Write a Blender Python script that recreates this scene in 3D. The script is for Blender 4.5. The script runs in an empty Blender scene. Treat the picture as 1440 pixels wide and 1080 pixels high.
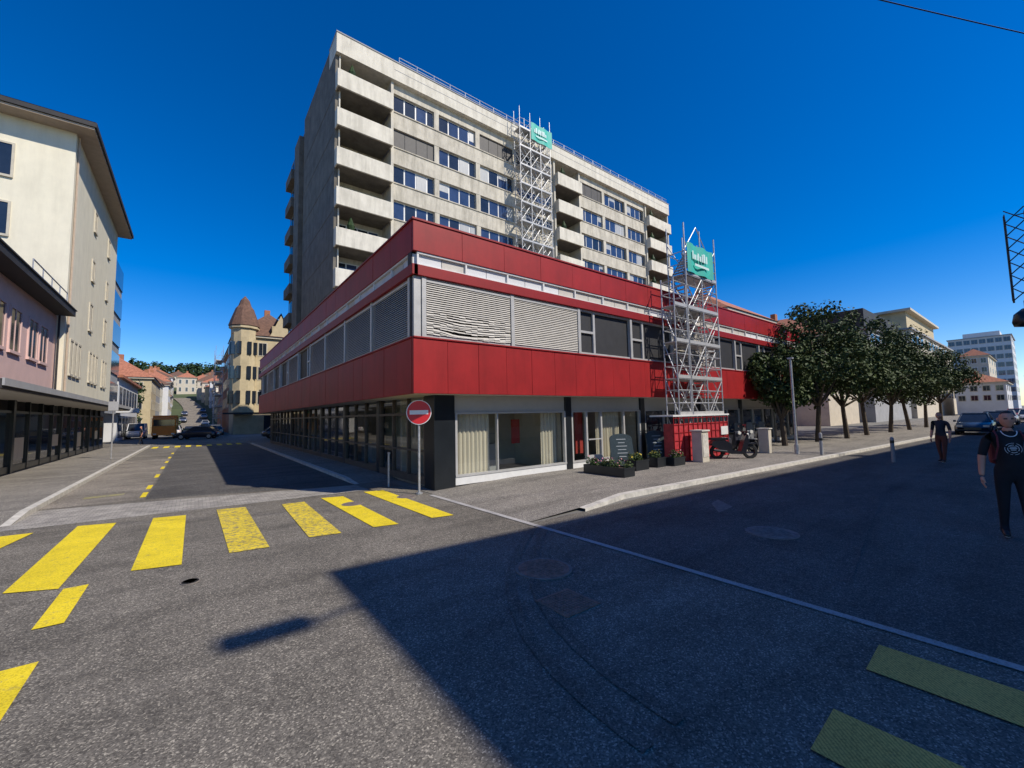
import bpy, bmesh, math, random
from mathutils import Vector, Matrix
random.seed(7)
scene=bpy.context.scene
COL=scene.collection
# ------------------------------------------------------------------ helpers
def empty(name,loc=(0,0,0)):
    e=bpy.data.objects.new(name,None); e.location=loc; e.empty_display_size=0.3
    COL.objects.link(e); return e
class M:
    def __init__(s): s.v=[]; s.f=[]
    def quad(s,a,b,c,d):
        i=len(s.v); s.v+= [a,b,c,d]; s.f.append((i,i+1,i+2,i+3))
    def poly(s,pts):
        i=len(s.v); s.v+=list(pts); s.f.append(tuple(range(i,i+len(pts))))
    def box(s,x0,x1,y0,y1,z0,z1):
        if x0>x1:x0,x1=x1,x0
        if y0>y1:y0,y1=y1,y0
        i=len(s.v)
        s.v+=[(x0,y0,z0),(x1,y0,z0),(x1,y1,z0),(x0,y1,z0),(x0,y0,z1),(x1,y0,z1),(x1,y1,z1),(x0,y1,z1)]
        s.f+=[(i,i+3,i+2,i+1),(i+4,i+5,i+6,i+7),(i,i+1,i+5,i+4),(i+1,i+2,i+6,i+5),(i+2,i+3,i+7,i+6),(i+3,i,i+4,i+7)]
    def tube(s,a,b,r,r2=None,n=6):
        r2=r if r2 is None else r2
        a=Vector(a);b=Vector(b);d=(b-a)
        if d.length<1e-6: return
        d.normalize()
        u=d.orthogonal().normalized(); w=d.cross(u)
        i=len(s.v)
        for k in range(n):
            t=2*math.pi*k/n; o=u*math.cos(t)+w*math.sin(t)
            s.v.append(tuple(a+o*r)); s.v.append(tuple(b+o*r2))
        for k in range(n):
            j=(k+1)%n
            s.f.append((i+2*k,i+2*j,i+2*j+1,i+2*k+1))
        s.f.append(tuple(i+2*k for k in reversed(range(n)))); s.f.append(tuple(i+2*k+1 for k in range(n)))
    def lathe(s,c,prof,n=16,ph=0):
        i=len(s.v); m=len(prof)
        for r,z in prof:
            for k in range(n):
                t=2*math.pi*k/n+ph
                s.v.append((c[0]+r*math.cos(t),c[1]+r*math.sin(t),c[2]+z))
        for j in range(m-1):
            for k in range(n):
                k2=(k+1)%n
                s.f.append((i+j*n+k,i+j*n+k2,i+(j+1)*n+k2,i+(j+1)*n+k))
        s.f.append(tuple(i+k for k in reversed(range(n)))); s.f.append(tuple(i+(m-1)*n+k for k in range(n)))
    def obj(s,name,mat,parent=None,bevel=0,smooth=False):
        me=bpy.data.meshes.new(name); me.from_pydata(s.v,[],s.f); me.validate(); me.update()
        bm=bmesh.new(); bm.from_mesh(me)
        if len(s.f)<60000: bmesh.ops.recalc_face_normals(bm,faces=bm.faces)
        bm.to_mesh(me); bm.free()
        o=bpy.data.objects.new(name,me); COL.objects.link(o)
        if mat: me.materials.append(mat)
        if parent: o.parent=parent
        if bevel:
            b=o.modifiers.new('b','BEVEL'); b.width=bevel; b.segments=2; b.limit_method='ANGLE'
        if smooth:
            for p in me.polygons: p.use_smooth=True
        return o
def xf(m,fn):
    m.v=[tuple(fn(Vector(p))) for p in m.v]; return m
def F(m,ax,sg,c,u0,u1,z0,z1,d0,d1):
    """facade box: ax 'Y' -> wall plane y=c facing sg*Y, 'X' likewise; d=outward"""
    a,b=c+sg*d0,c+sg*d1
    if ax=='Y': m.box(u0,u1,min(a,b),max(a,b),z0,z1)
    else: m.box(min(a,b),max(a,b),u0,u1,z0,z1)
def Q(m,ax,sg,c,u0,u1,z0,z1,d):
    a=c+sg*d
    if ax=='Y': m.quad((u0,a,z0),(u1,a,z0),(u1,a,z1),(u0,a,z1))
    else: m.quad((a,u0,z0),(a,u1,z0),(a,u1,z1),(a,u0,z1))
# ------------------------------------------------------------------ materials
def newmat(name):
    m=bpy.data.materials.new(name); m.use_nodes=True
    nt=m.node_tree; b=nt.nodes['Principled BSDF']; return m,nt,b
def N(nt,t,**k):
    n=nt.nodes.new(t)
    for a,v in k.items(): setattr(n,a,v)
    return n
def ramp(nt,src,p0,c0,p1,c1):
    r=nt.nodes.new('ShaderNodeValToRGB'); e=r.color_ramp.elements
    e[0].position=p0; e[1].position=p1; e[0].color=(*c0,1); e[1].color=(*c1,1)
    nt.links.new(src,r.inputs[0]); return r.outputs[0]
def mul(nt,a,b,fac=1):
    m=N(nt,'ShaderNodeMixRGB',blend_type='MULTIPLY'); m.inputs[0].default_value=fac
    nt.links.new(a,m.inputs[1])
    if isinstance(b,tuple): m.inputs[2].default_value=(*b,1)
    else: nt.links.new(b,m.inputs[2])
    return m.outputs[0]
def noise(nt,vec,scale,detail=6,rough=.6):
    n=N(nt,'ShaderNodeTexNoise'); n.inputs['Scale'].default_value=scale; n.inputs['Detail'].default_value=detail; n.inputs['Roughness'].default_value=rough
    nt.links.new(vec,n.inputs['Vector']); return n.outputs[0]
def mapping(nt,vec,scale=(1,1,1),rot=(0,0,0)):
    mp=N(nt,'ShaderNodeMapping'); mp.inputs['Scale'].default_value=scale; mp.inputs['Rotation'].default_value=rot
    nt.links.new(vec,mp.inputs['Vector']); return mp.outputs[0]
def mat(name,c,rough=.8,var=.15,scale=3,bump=0.0,bscale=60,metal=0,stretch=(1,1,1),spec=.5,streak=0):
    m,nt,b=newmat(name)
    b.inputs['Roughness'].default_value=rough; b.inputs['Metallic'].default_value=metal
    b.inputs['Specular IOR Level'].default_value=spec
    tc=N(nt,'ShaderNodeTexCoord').outputs['Object']
    no=noise(nt,mapping(nt,tc,stretch),scale,6,.65)
    out=ramp(nt,no,.32,tuple(x*(1-var) for x in c),.68,tuple(min(1,x*(1+var)) for x in c))
    if streak:
        n2=noise(nt,mapping(nt,tc,(1.3,1.3,.22)),1.6,7,.7)
        out=mul(nt,out,ramp(nt,n2,.36,(1-streak,1-streak*1.02,1-streak*1.08),.56,(1,1,1)))
    nt.links.new(out,b.inputs['Base Color'])
    if bump:
        nb=noise(nt,tc,bscale,3)
        bp=N(nt,'ShaderNodeBump'); bp.inputs['Strength'].default_value=bump; bp.inputs['Distance'].default_value=.02
        nt.links.new(nb,bp.inputs['Height']); nt.links.new(bp.outputs[0],b.inputs['Normal'])
    return m
def asphalt(name,base,warm=(1,1,1),stain=.35):
    m,nt,b=newmat(name); L=nt.links.new
    tc=N(nt,'ShaderNodeTexCoord').outputs['Object']
    fine=N(nt,'ShaderNodeTexVoronoi'); fine.inputs['Scale'].default_value=95
    L(tc,fine.inputs['Vector'])
    sep=N(nt,'ShaderNodeSeparateColor'); L(fine.outputs['Color'],sep.inputs[0])
    r1=N(nt,'ShaderNodeValToRGB'); e=r1.color_ramp.elements
    e[0].position=0;e[0].color=(.45,.45,.45,1);e[1].position=1;e[1].color=(2.3,2.3,2.2,1)
    e.new(.55).color=(.86,.86,.86,1); e.new(.85).color=(1.15,1.15,1.12,1)
    L(sep.outputs[0],r1.inputs[0])
    out=mul(nt,r1.outputs[0],ramp(nt,noise(nt,tc,.55,8,.7),.3,(1-stain,)*3,.7,(1+stain*.5,)*3))
    out=mul(nt,out,ramp(nt,noise(nt,mapping(nt,tc,(.25,1.3,1),(0,0,.5)),1.1,4),.36,(.76,)*3,.52,(1,1,1)))
    out=mul(nt,out,ramp(nt,noise(nt,tc,9,6,.75),.35,(.84,.84,.84),.65,(1.12,1.12,1.1)))
    cv=N(nt,'ShaderNodeTexVoronoi'); cv.feature='DISTANCE_TO_EDGE'; cv.inputs['Scale'].default_value=.33
    dn=N(nt,'ShaderNodeTexNoise'); dn.inputs['Scale'].default_value=1.3; dn.inputs['Detail'].default_value=6; L(tc,dn.inputs['Vector'])
    ad=N(nt,'ShaderNodeMixRGB',blend_type='ADD'); ad.inputs[0].default_value=.9; L(tc,ad.inputs[1]); L(dn.outputs[1],ad.inputs[2]); L(ad.outputs[0],cv.inputs['Vector'])
    ck=ramp(nt,cv.outputs['Distance'],.0012,(.5,.5,.5),.005,(1,1,1))
    out=mul(nt,out,ck,.5)
    out=mul(nt,out,(base*warm[0],base*warm[1],base*warm[2]))
    L(out,b.inputs['Base Color'])
    b.inputs['Roughness'].default_value=.85; b.inputs['Specular IOR Level'].default_value=.25
    bp=N(nt,'ShaderNodeBump'); bp.inputs['Strength'].default_value=.5; bp.inputs['Distance'].default_value=.006
    L(sep.outputs[1],bp.inputs['Height']); L(bp.outputs[0],b.inputs['Normal'])
    return m
def paint(name,c,base,wear=.5,hatch=False,soft=.06):
    m,nt,b=newmat(name); L=nt.links.new
    tc=N(nt,'ShaderNodeTexCoord').outputs['Object']
    out=ramp(nt,noise(nt,tc,11,12,.85),wear-soft,base,wear+soft,c)
    v=N(nt,'ShaderNodeTexVoronoi'); v.inputs['Scale'].default_value=95; L(tc,v.inputs['Vector'])
    sp=N(nt,'ShaderNodeSeparateColor'); L(v.outputs['Color'],sp.inputs[0])
    out=mul(nt,out,ramp(nt,sp.outputs[0],0,(.6,.6,.58),.5,(1,1,1)),.8)
    out=mul(nt,out,ramp(nt,noise(nt,tc,1.5,6),.3,(.8,.8,.8),.6,(1,1,1)))
    if hatch:
        w=N(nt,'ShaderNodeTexWave'); w.inputs['Scale'].default_value=14; w.inputs['Distortion'].default_value=1.5; L(mapping(nt,tc,rot=(0,0,.78)),w.inputs['Vector'])
        out=mul(nt,out,ramp(nt,w.outputs[0],.2,(.62,.6,.55),.5,(1,1,1)),.8)
    L(out,b.inputs['Base Color']); b.inputs['Roughness'].default_value=.8; b.inputs['Specular IOR Level'].default_value=.2
    return m
def glassy(name,c,rough=.06,spec=.8):
    return mat(name,c,rough=rough,var=.3,scale=.7,spec=spec)
def pane(name,tint=(.86,.9,.88)):
    m,nt,b=newmat(name); L=nt.links.new
    nt.nodes.remove(b); out=nt.nodes['Material Output']
    t=N(nt,'ShaderNodeBsdfTransparent'); t.inputs[0].default_value=(*tint,1)
    g=N(nt,'ShaderNodeBsdfGlossy'); g.inputs['Roughness'].default_value=.02
    lw=N(nt,'ShaderNodeLayerWeight'); lw.inputs['Blend'].default_value=.35
    pw=N(nt,'ShaderNodeMath',operation='POWER'); L(lw.outputs['Facing'],pw.inputs[0]); pw.inputs[1].default_value=3
    ma=N(nt,'ShaderNodeMath',operation='MULTIPLY_ADD'); L(pw.outputs[0],ma.inputs[0]); ma.inputs[1].default_value=.6; ma.inputs[2].default_value=.1
    mx=N(nt,'ShaderNodeMixShader'); L(ma.outputs[0],mx.inputs[0]); L(t.outputs[0],mx.inputs[1]); L(g.outputs[0],mx.inputs[2]); L(mx.outputs[0],out.inputs[0])
    return m
def brickmat(name,c1,c2,mortar,scale,bw=.5,rh=.25,rot=0,msize=.02,rough=.85):
    m,nt,b=newmat(name); L=nt.links.new
    tc=N(nt,'ShaderNodeTexCoord').outputs['Object']
    br=N(nt,'ShaderNodeTexBrick'); br.inputs['Color1'].default_value=(*c1,1); br.inputs['Color2'].default_value=(*c2,1); br.inputs['Mortar'].default_value=(*mortar,1)
    br.inputs['Scale'].default_value=scale; br.inputs['Brick Width'].default_value=bw; br.inputs['Row Height'].default_value=rh; br.inputs['Mortar Size'].default_value=msize
    L(mapping(nt,tc,rot=(0,0,rot)),br.inputs['Vector'])
    out=mul(nt,br.outputs[0],ramp(nt,noise(nt,tc,2.5,8),.3,(.65,.65,.65),.7,(1.2,1.2,1.2)))
    L(out,b.inputs['Base Color']); b.inputs['Roughness'].default_value=rough
    return m
WARM=(1.14,1.02,.86)
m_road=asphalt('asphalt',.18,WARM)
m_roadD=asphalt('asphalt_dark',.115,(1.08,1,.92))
m_roadS=asphalt('asphalt_mid_dark',.125,(1.1,1,.9))
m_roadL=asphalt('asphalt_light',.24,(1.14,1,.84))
m_side=asphalt('sidewalk_asphalt',.24,(1.1,1,.88),.2)
m_kerb=mat('kerb_stone',(.5,.47,.41),.85,.25,6,.3,40)
m_cob=brickmat('cobbles',(.38,.35,.3),(.29,.265,.235),(.12,.11,.1),4.2,.62,.42)
m_yel=paint('yellow_paint',(.84,.64,.03),(.28,.24,.12),.40)
m_yel2=paint('yellow_paint_hatched',(.84,.5,.13),(.17,.14,.1),.35,True)
m_yelw=paint('yellow_paint_worn',(.5,.42,.09),(.23,.22,.18),.54,soft=.12)
m_ycur=paint('yellow_paint_old',(.8,.6,.045),(.22,.19,.13),.47,soft=.05)
m_wline=paint('white_line',(.44,.42,.4),(.25,.24,.22),.42)
m_rust=mat('manhole_iron',(.26,.15,.11),.75,.4,14,.5,60)
m_iron=mat('drain_iron',(.19,.155,.14),.7,.4,14,.5,60)
m_ring=mat('manhole_concrete_ring',(.2,.17,.145),.9,.3,14,.5,60)
m_red=mat('red_metal_panel',(.3,.013,.014),.5,.16,.9,.02,4,streak=.16,spec=.3)
m_redD=mat('red_trim',(.25,.010,.012),.5,.1,2,spec=.3)
m_dark=mat('dark_backing',(.02,.02,.022),.6,.2)
m_black=mat('black_column',(.012,.015,.018),.3,.2)
m_bronze=mat('bronze_frame',(.09,.07,.055),.45,.2)
m_soff=mat('soffit',(.55,.52,.47),.8,.05)
m_white=mat('white_frame',(.66,.65,.62),.5,.08,4)
m_alu=mat('aluminium_frame',(.46,.45,.43),.4,.1,4,metal=.2)
m_blind=mat('blind_slat',(.5,.465,.41),.6,.1,3)
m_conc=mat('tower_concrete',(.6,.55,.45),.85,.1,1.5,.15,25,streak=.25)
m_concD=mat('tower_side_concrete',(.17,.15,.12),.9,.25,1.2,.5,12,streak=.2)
m_para=mat('balcony_parapet',(.68,.63,.52),.85,.08,1.3,.1,25,streak=.22)
m_span=mat('spandrel',(.56,.51,.41),.85,.12,1.3,.1,25,streak=.3)
m_gl=glassy('glass_dark',(.02,.026,.035)); m_gl2=glassy('glass_blue',(.035,.055,.11)); m_gl3=mat('window_curtain',(.42,.42,.4),.25,.15,5,stretch=(8,8,.3))
m_gl4=glassy('glass_green',(.24,.28,.23),.15); m_gl5=mat('dark_shutter',(.05,.045,.04),.6,.2,3)
m_pane=pane('shop_pane')
m_cream=mat('cream_render',(.76,.7,.54),.9,.05,1,.08,40,streak=.08)
m_pink=mat('pink_render',(.66,.45,.4),.9,.06,1.5,.1,40)
m_eave=mat('dark_eave',(.03,.028,.028),.7,.2); m_eaveL=mat('eave_soffit',(.46,.36,.27),.8,.1)
m_stone=mat('stone_frame',(.52,.47,.37),.85,.1)
m_tile=mat('terracotta_tile',(.36,.14,.08),.85,.35,3,.4,18)
m_tileB=mat('brown_tile',(.14,.075,.05),.85,.35,3,.4,18)
m_beige=mat('beige_render',(.5,.41,.25),.9,.14,1.2,.1,30)
m_beige2=mat('beige_render_b',(.56,.49,.38),.9,.1,1.2); m_greyW=mat('grey_render',(.33,.33,.33),.9,.12,1.2)
m_brick=mat('orange_brick',(.34,.14,.07),.9,.2,5,.2,30); m_wht=mat('white_render',(.62,.62,.62),.9,.06,1)
m_steel=mat('galvanised_steel',(.46,.46,.46),.45,.25,9,metal=.5)
m_green=mat('green_banner',(.03,.42,.33),.6,.12,2); m_gtext=mat('banner_text',(.55,.72,.68),.6,.05)
m_net=mat('red_sheeting',(.4,.028,.035),.55,.35,5)
m_bark=mat('bark',(.09,.07,.05),.95,.35,12,.6,40)
m_curt=mat('cream_curtain',(.62,.54,.42),.9,.15,6,stretch=(9,9,.15))
m_floor=mat('shop_floor',(.3,.26,.21),.6,.1); m_shopred=mat('shop_red_panel',(.4,.04,.03),.6,.1); m_shopw=mat('shop_wall',(.5,.45,.37),.8,.05)
m_signR=mat('sign_red',(.62,.02,.025),.4,.04); m_signW=mat('sign_white',(.8,.8,.8),.4,.03)
m_tyre=mat('tyre_rubber',(.015,.015,.015),.8,.2); m_lamp=mat('lamp_lens',(.7,.68,.6),.15,.05)
m_graniteb=mat('dark_slate',(.035,.05,.055),.3,.3,20); m_txt=mat('board_text',(.35,.37,.38),.6,.1)
m_soil=mat('soil',(.05,.035,.025),.95,.3,20)
m_box=mat('utility_beige',(.5,.45,.36),.6,.1,4)
def leafmat(name,c,c2):
    m,nt,b=newmat(name); L=nt.links.new
    g=N(nt,'ShaderNodeTexCoord').outputs['Object']
    L(ramp(nt,noise(nt,g,2.2,5),.35,c,.65,c2),b.inputs['Base Color'])
    b.inputs['Roughness'].default_value=.6; b.inputs['Specular IOR Level'].default_value=.2
    return m
m_leaf=leafmat('foliage',(.022,.042,.012),(.085,.115,.035)); m_leafd=leafmat('forest_foliage',(.012,.028,.012),(.04,.07,.022))
# ------------------------------------------------------------------ ground and roads
g=M(); g.quad((-900,-300,0),(1500,-300,0),(1500,1500,0),(-900,1500,0)); g.obj('ground',mat('ground_grey',(.17,.16,.14),.95,.2,.4))
r=M()
r.quad((-60,-40,.004),(300,-40,.004),(300,6,.004),(-60,6,.004)); r.quad((-60,6,.004),(4.9,6,.004),(4.9,13,.004),(-60,13,.004))
r.quad((-2.85,13,.004),(3.9,13,.004),(3.9,200,.004),(-2.85,200,.004)); r.quad((-60,46,.004),(-2.85,46,.004),(-2.85,62,.004),(-60,62,.004))
r.quad((3.9,46,.004),(60,46,.004),(60,62,.004),(3.9,62,.004))
r.obj('asphalt_road',m_road)
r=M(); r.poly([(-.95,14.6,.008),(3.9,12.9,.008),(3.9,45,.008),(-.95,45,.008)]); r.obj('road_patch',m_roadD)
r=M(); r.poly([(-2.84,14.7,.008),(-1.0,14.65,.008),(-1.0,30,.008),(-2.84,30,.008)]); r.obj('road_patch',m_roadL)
r=M(); r.poly([(5.0,-3,.008),(5.0,5.4,.008),(9.5,5.9,.008),(60,3.4,.008),(60,-3,.008)]); r.obj('road_patch',m_roadS)  # darker asphalt sheet over the roadway right of the white line
r=M(); r.poly([(-3.6,12.3,.008),(3.95,11.75,.008),(3.9,12.9,.0081),(-3.0,14.6,.008)]); r.obj('cobbled_strip',m_cob)
rdn=random.Random(3)
def strip(name,pts,w,mt,z=.011,jit=.0):
    a=M(); P=[Vector((x,y,z)) for x,y in pts]; L_=[];R_=[]
    for i,p in enumerate(P):
        d=(P[min(i+1,len(P)-1)]-P[max(i-1,0)]).normalized(); n=Vector((-d.y,d.x,0)); ww=w*(1+rdn.uniform(-jit,jit))
        o=n*rdn.uniform(-jit,jit)*w; L_.append(p+o+n*ww/2); R_.append(p+o-n*ww/2)
    for i in range(len(P)-1): a.quad(tuple(L_[i]),tuple(R_[i]),tuple(R_[i+1]),tuple(L_[i+1]))
    return a.obj(name,mt)
m_skid=asphalt('tyre_mark_asphalt',.15,WARM)
for off,zz0 in ((0,.0125),(.35,.0128)):
    strip('tyre_mark',[(2.2+off+2.6*(t/24)**2.2,1.6+t*.17) for t in range(25)],.12,m_skid,zz0,.05)
strip('tyre_mark',[(6+.8*t,1.6+.9*math.sin(t*.14)) for t in range(20)],.16,m_roadD,.0125,.08)
r=M(); r.poly([(4.80,9.8,.0145),(4.93,9.8,.0145),(5.03,4,.0145),(5.1,-3,.0145),(4.99,-3,.0145),(4.93,4,.0145)]); r.obj('white_line',m_wline)
def ky(x): return 6.35-(x-8)*.052
w=M(); xs=[4.95,6.4,8,12,20,30,45,80,160]
zz=lambda x:.012 if x<5 else (.012+(.098)*min(1,(x-4.95)/3.05))
ey=lambda x: 6.05 if x<5 else (6.1 if x<6.5 else ky(x))
for a,b in zip(xs,xs[1:]):
    w.quad((a,ey(a),zz(a)),(b,ey(b),zz(b)),(b,11.6,zz(b)),(a,11.6,zz(a)))
w.obj('sidewalk',m_side)
w=M()
for a,b in zip(xs[1:],xs[2:]):
    w.quad((a,ey(a)-.16,zz(a)+.003),(b,ey(b)-.16,zz(b)+.003),(b,ey(b)+.01,zz(b)+.003),(a,ey(a)+.01,zz(a)+.003))
    w.quad((a,ey(a)-.16,0),(b,ey(b)-.16,0),(b,ey(b)-.16,zz(b)+.003),(a,ey(a)-.16,zz(a)+.003))
w.obj('kerb',m_kerb)
def ramp_side(name,x0,x1,kx,ya,yb,h=.12,r=1.2):
    w=M()
    w.quad((x0,ya,.012),(x1,ya,.012),(x1,ya+r,h),(x0,ya+r,h)); w.quad((x0,ya+r,h),(x1,ya+r,h),(x1,yb,h),(x0,yb,h)); w.obj(name,m_side)
    s=.15 if kx==x1 else -.15
    k=M(); xa,xb=min(kx,kx+s),max(kx,kx+s)
    k.quad((xa,ya,.013),(xb,ya,.013),(xb,ya+r,h+.003),(xa,ya+r,h+.003)); k.quad((xa,ya+r,h+.003),(xb,ya+r,h+.003),(xb,yb,h+.003),(xa,yb,h+.003))
    xo=kx+s; k.quad((xo,ya,0),(xo,yb,0),(xo,yb,h+.003),(xo,ya+r,h+.003)); k.obj('kerb',m_kerb)
ramp_side('sidewalk',-12,-3.0,-3.0,12.8,46,.12)
ramp_side('sidewalk',4.05,5.6,4.05,13.0,42,.1)
def rect(name,mt,pts,z=.014):
    a=M(); a.poly([(x,y,z) for x,y in pts]); return a.obj(name,mt)
cw=empty('pedestrian_crossing')
for i,pts in enumerate([[(-4.6,7.8),(-4.1,7.8),(-4.1,11.7),(-4.6,11.7)],[(-3.5,7.8),(-2.85,7.7),(-2.3,11.65),(-2.8,11.7)],[(-1.75,7.75),(-1.25,7.5),(-1.18,11.6),(-1.75,11.78)],[(-.62,7.72),(-.08,7.57),(-.08,11.45),(-.62,11.6)],[(.48,7.72),(1.0,7.65),(1.0,11.5),(.46,11.66)],[(1.6,7.8),(2.1,7.7),(2.18,11.2),(1.7,11.25)],[(2.66,7.7),(3.1,7.6),(3.1,11.25),(2.6,11.4)],[(3.78,7.6),(4.22,7.5),(4.2,11.4),(3.7,11.5)]]):
    o=rect('stripe_%d'%i,m_yel if i not in(4,5) else m_ycur,pts); o.parent=cw
cw2=empty('pedestrian_crossing')
for i,x in enumerate((4.12,2.92,1.72)):
    o=rect('stripe_%d'%i,m_yel2,[(x,-2.6),(x+.5,-2.6),(x+.5,1.02),(x,1.0)],.0155); o.parent=cw2
ld=empty('lane_dashes')
for i,(y0,y1) in enumerate(((4.4,5.35),(6.2,7.45),(15.0,16.0),(16.7,17.7),(20.0,21.2),(23.4,24.6),(26.8,28),(30,31.2),(34,35.2))):
    xl=-1.2 if y0<10 else -1.1
    o=rect('dash_%d'%i,m_yel,[(xl,y0),(-.98,y0),(-.98,y1),(xl,y1)]); o.parent=ld
rect('worn_marking',m_yelw,[(-2.3,15.8),(-1.5,15.9),(-1.5,16.25),(-2.3,16.2)])
fc=empty('pedestrian_crossing')
for i in range(9):
    o=rect('stripe_%d'%i,m_yel,[(-2.6+i*.7,42.5),(-2.25+i*.7,42.5),(-2.25+i*.7,45.2),(-2.6+i*.7,45.2)]); o.parent=fc
def manhole(x,y,r,mt,name='manhole_cover'):
    p=empty(name); a=M(); a.lathe((x,y,0),[(r*1.12,.005),(r*1.12,.0165),(r*1.01,.0165),(r*1.01,.005)],28); a.obj('surround',m_ring,p)
    a=M(); a.lathe((x,y,0),[(r,.005),(r,.019),(r*.93,.019),(r*.93,.015),(r*.9,.015),(r*.9,.018),(r*.1,.018)],28); a.obj('frame',mt,p)
    a=M()
    for k in range(-6,7):
        for j in range(-6,7):
            px,py=k*r*.13,j*r*.13
            if math.hypot(px,py)<r*.82: a.box(x+px-.012,x+px+.012,y+py-.012,y+py+.012,.017,.024)
    a.obj('studs',mt,p)
manhole(3.65,4.15,.33,m_rust); manhole(7.5,2.9,.34,m_iron); manhole(0.02,6.7,.09,m_tyre,'valve_cover'); manhole(3.0,10.1,.22,m_iron); manhole(4.3,10.05,.21,m_iron)
def drain(x,y,s,name='drain_grate'):
    p=empty(name); a=M(); a.box(x-s,x+s,y-s,y+s,.005,.0165)
    b=M()
    for k in range(-5,6):
        for j in range(-5,6):
            b.box(x+k*s*.17-.014,x+k*s*.17+.014,y+j*s*.17-.014,y+j*s*.17+.014,.016,.023)
    for q,n in ((a,'frame'),(b,'studs')): q.obj(n,m_rust,p)
drain(3.2,3.27,.24)
rect('drain_plate',m_ring,[(8.2,4.1),(8.9,4.6),(9.4,4.7),(8.9,4.15)],.016)
# ------------------------------------------------------------------ red building
RB=empty('red_commercial_building')
X0,Y0,X1,Y1=4.3,9.6,31.6,40.8
core=M(); core.box(X0+.35,X1-.1,Y0+.35,Y1-.1,2.75,7.0); core.obj('core_walls',m_dark,RB)
a=M(); a.box(X0+.12,X1-.05,Y0+.12,Y1-.05,2.6,2.74); a.obj('soffit',m_soff,RB)
a=M(); a.box(X0+.2,X1-.2,Y0+.2,Y1-.2,7.005,7.06); a.obj('roof_deck',mat('gravel_roof',(.25,.24,.22),.95,.2),RB)
red=M(); tr=M(); bk=M(); cl=M()
def panels(ax,c,u0,u1,step,z0,z1):
    u=u0
    while u<u1-.05:
        e=min(u+step,u1)
        F(red,ax,-1,c,u+.004,e-.004,z0,z1,-.1,random.uniform(-.004,.004)); u=e
for ax,c,u0,u1 in (('Y',Y0,X0,X1),('X',X0,Y0,Y1)):
    s=0 if ax=='Y' else .11
    panels(ax,c,u0+s,u1,.97 if ax=='Y' else .96,2.6,4.0)
    panels(ax,c,u0+s,u1,1.45,6.27,7.08)
    F(tr,ax,-1,c,u0+s,u1,5.62,5.9,-.12,.05)
    F(tr,ax,-1,c,u0+s,u1,4.003,4.05,-.3,.03)
    F(bk,ax,-1,c,u0+s+.01,u1-.02,2.62,7.0,-.36,-.13)
    F(cl,ax,-1,c,u0+.13,u1-.1,5.903,5.95,-.13,-.03); F(cl,ax,-1,c,u0+.13,u1-.1,6.22,6.267,-.13,-.03)
    u=u0+.15
    while u<u1-.3:
        F(cl,ax,-1,c,u-.025,u+.025,5.95,6.22,-.13,-.04); u+=1.45
tr.box(X0-.05,X0+.12,Y0-.05,Y0+.12,5.62,5.9)
cap=M(); cap.box(X0-.03,X1+.02,Y0-.03,Y0+.25,7.083,7.13); cap.box(X0-.03,X0+.25,Y0+.25,Y1,7.083,7.13); cap.obj('roof_cap',m_redD,RB)
red.box(X1-.1,X1+.0,Y0+.1,Y1,2.6,7.08)
red.obj('panels',m_red,RB,.004); tr.obj('trim',m_redD,RB,.01); bk.obj('facade_backing',m_dark,RB); cl.obj('clerestory_frames',m_white,RB)
clg=[M(),M(),M()]
for ax,c,u0,u1 in (('Y',Y0,X0,X1),('X',X0,Y0,Y1)):
    u=u0+.15; i=0
    while u<u1-1.5:
        k=0 if i<3 else random.choice((0,2,2,0))
        F(clg[k],ax,-1,c,u+.025,u+.7,5.955,6.215,-.13,-.1); F(clg[0 if k==0 and i%3 else 2],ax,-1,c,u+.72,u+1.425,5.955,6.215,-.13,-.1); u+=1.45; i+=1
clg[0].obj('clerestory_white_panels',m_wht,RB); clg[2].obj('clerestory_grey_panels',m_blind,RB)
wf=M(); wg=M(); wgG=M(); sl=M()
def slats(ax,c,u0,u1,z0,z1,mess=0,seed=0):
    rd=random.Random(seed); n=int((z1-z0)/.058)
    for i in range(n):
        t=i/n; z=z1-i*(z1-z0)/n
        ns=14 if mess else 1
        ph=rd.random()*.8; am=rd.uniform(.5,1.5)
        def f(u):
            if not mess or t<.55: return 0
            q=(u-u0)/(u1-u0); e=(t-.55)*2.2
            return -e*.11*math.sin(q*math.pi)**1.2*am*.7 - e*.1*math.exp(-((q-.35)/.16)**2)*am + e*.04*math.sin(7*q+ph)
        for k in range(ns):
            ua=u0+(u1-u0)*k/ns; ub=u0+(u1-u0)*(k+1)/ns
            za=max(z+f(ua),z0+.055+.004*(n-i)); zb_=max(z+f(ub),z0+.055+.004*(n-i))
            tw=.0 if not mess or t<.55 else rd.uniform(-.015,.015)
            if ax=='Y': sl.quad((ua,c+.058,za),(ub,c+.058,zb_),(ub,c+.02,zb_-.056+tw),(ua,c+.02,za-.056+tw))
            else: sl.quad((c+.058,ua,za),(c+.058,ub,zb_),(c+.02,ub,zb_-.056),(c+.02,ua,za-.056))
zb,zt=4.05,5.62
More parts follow.
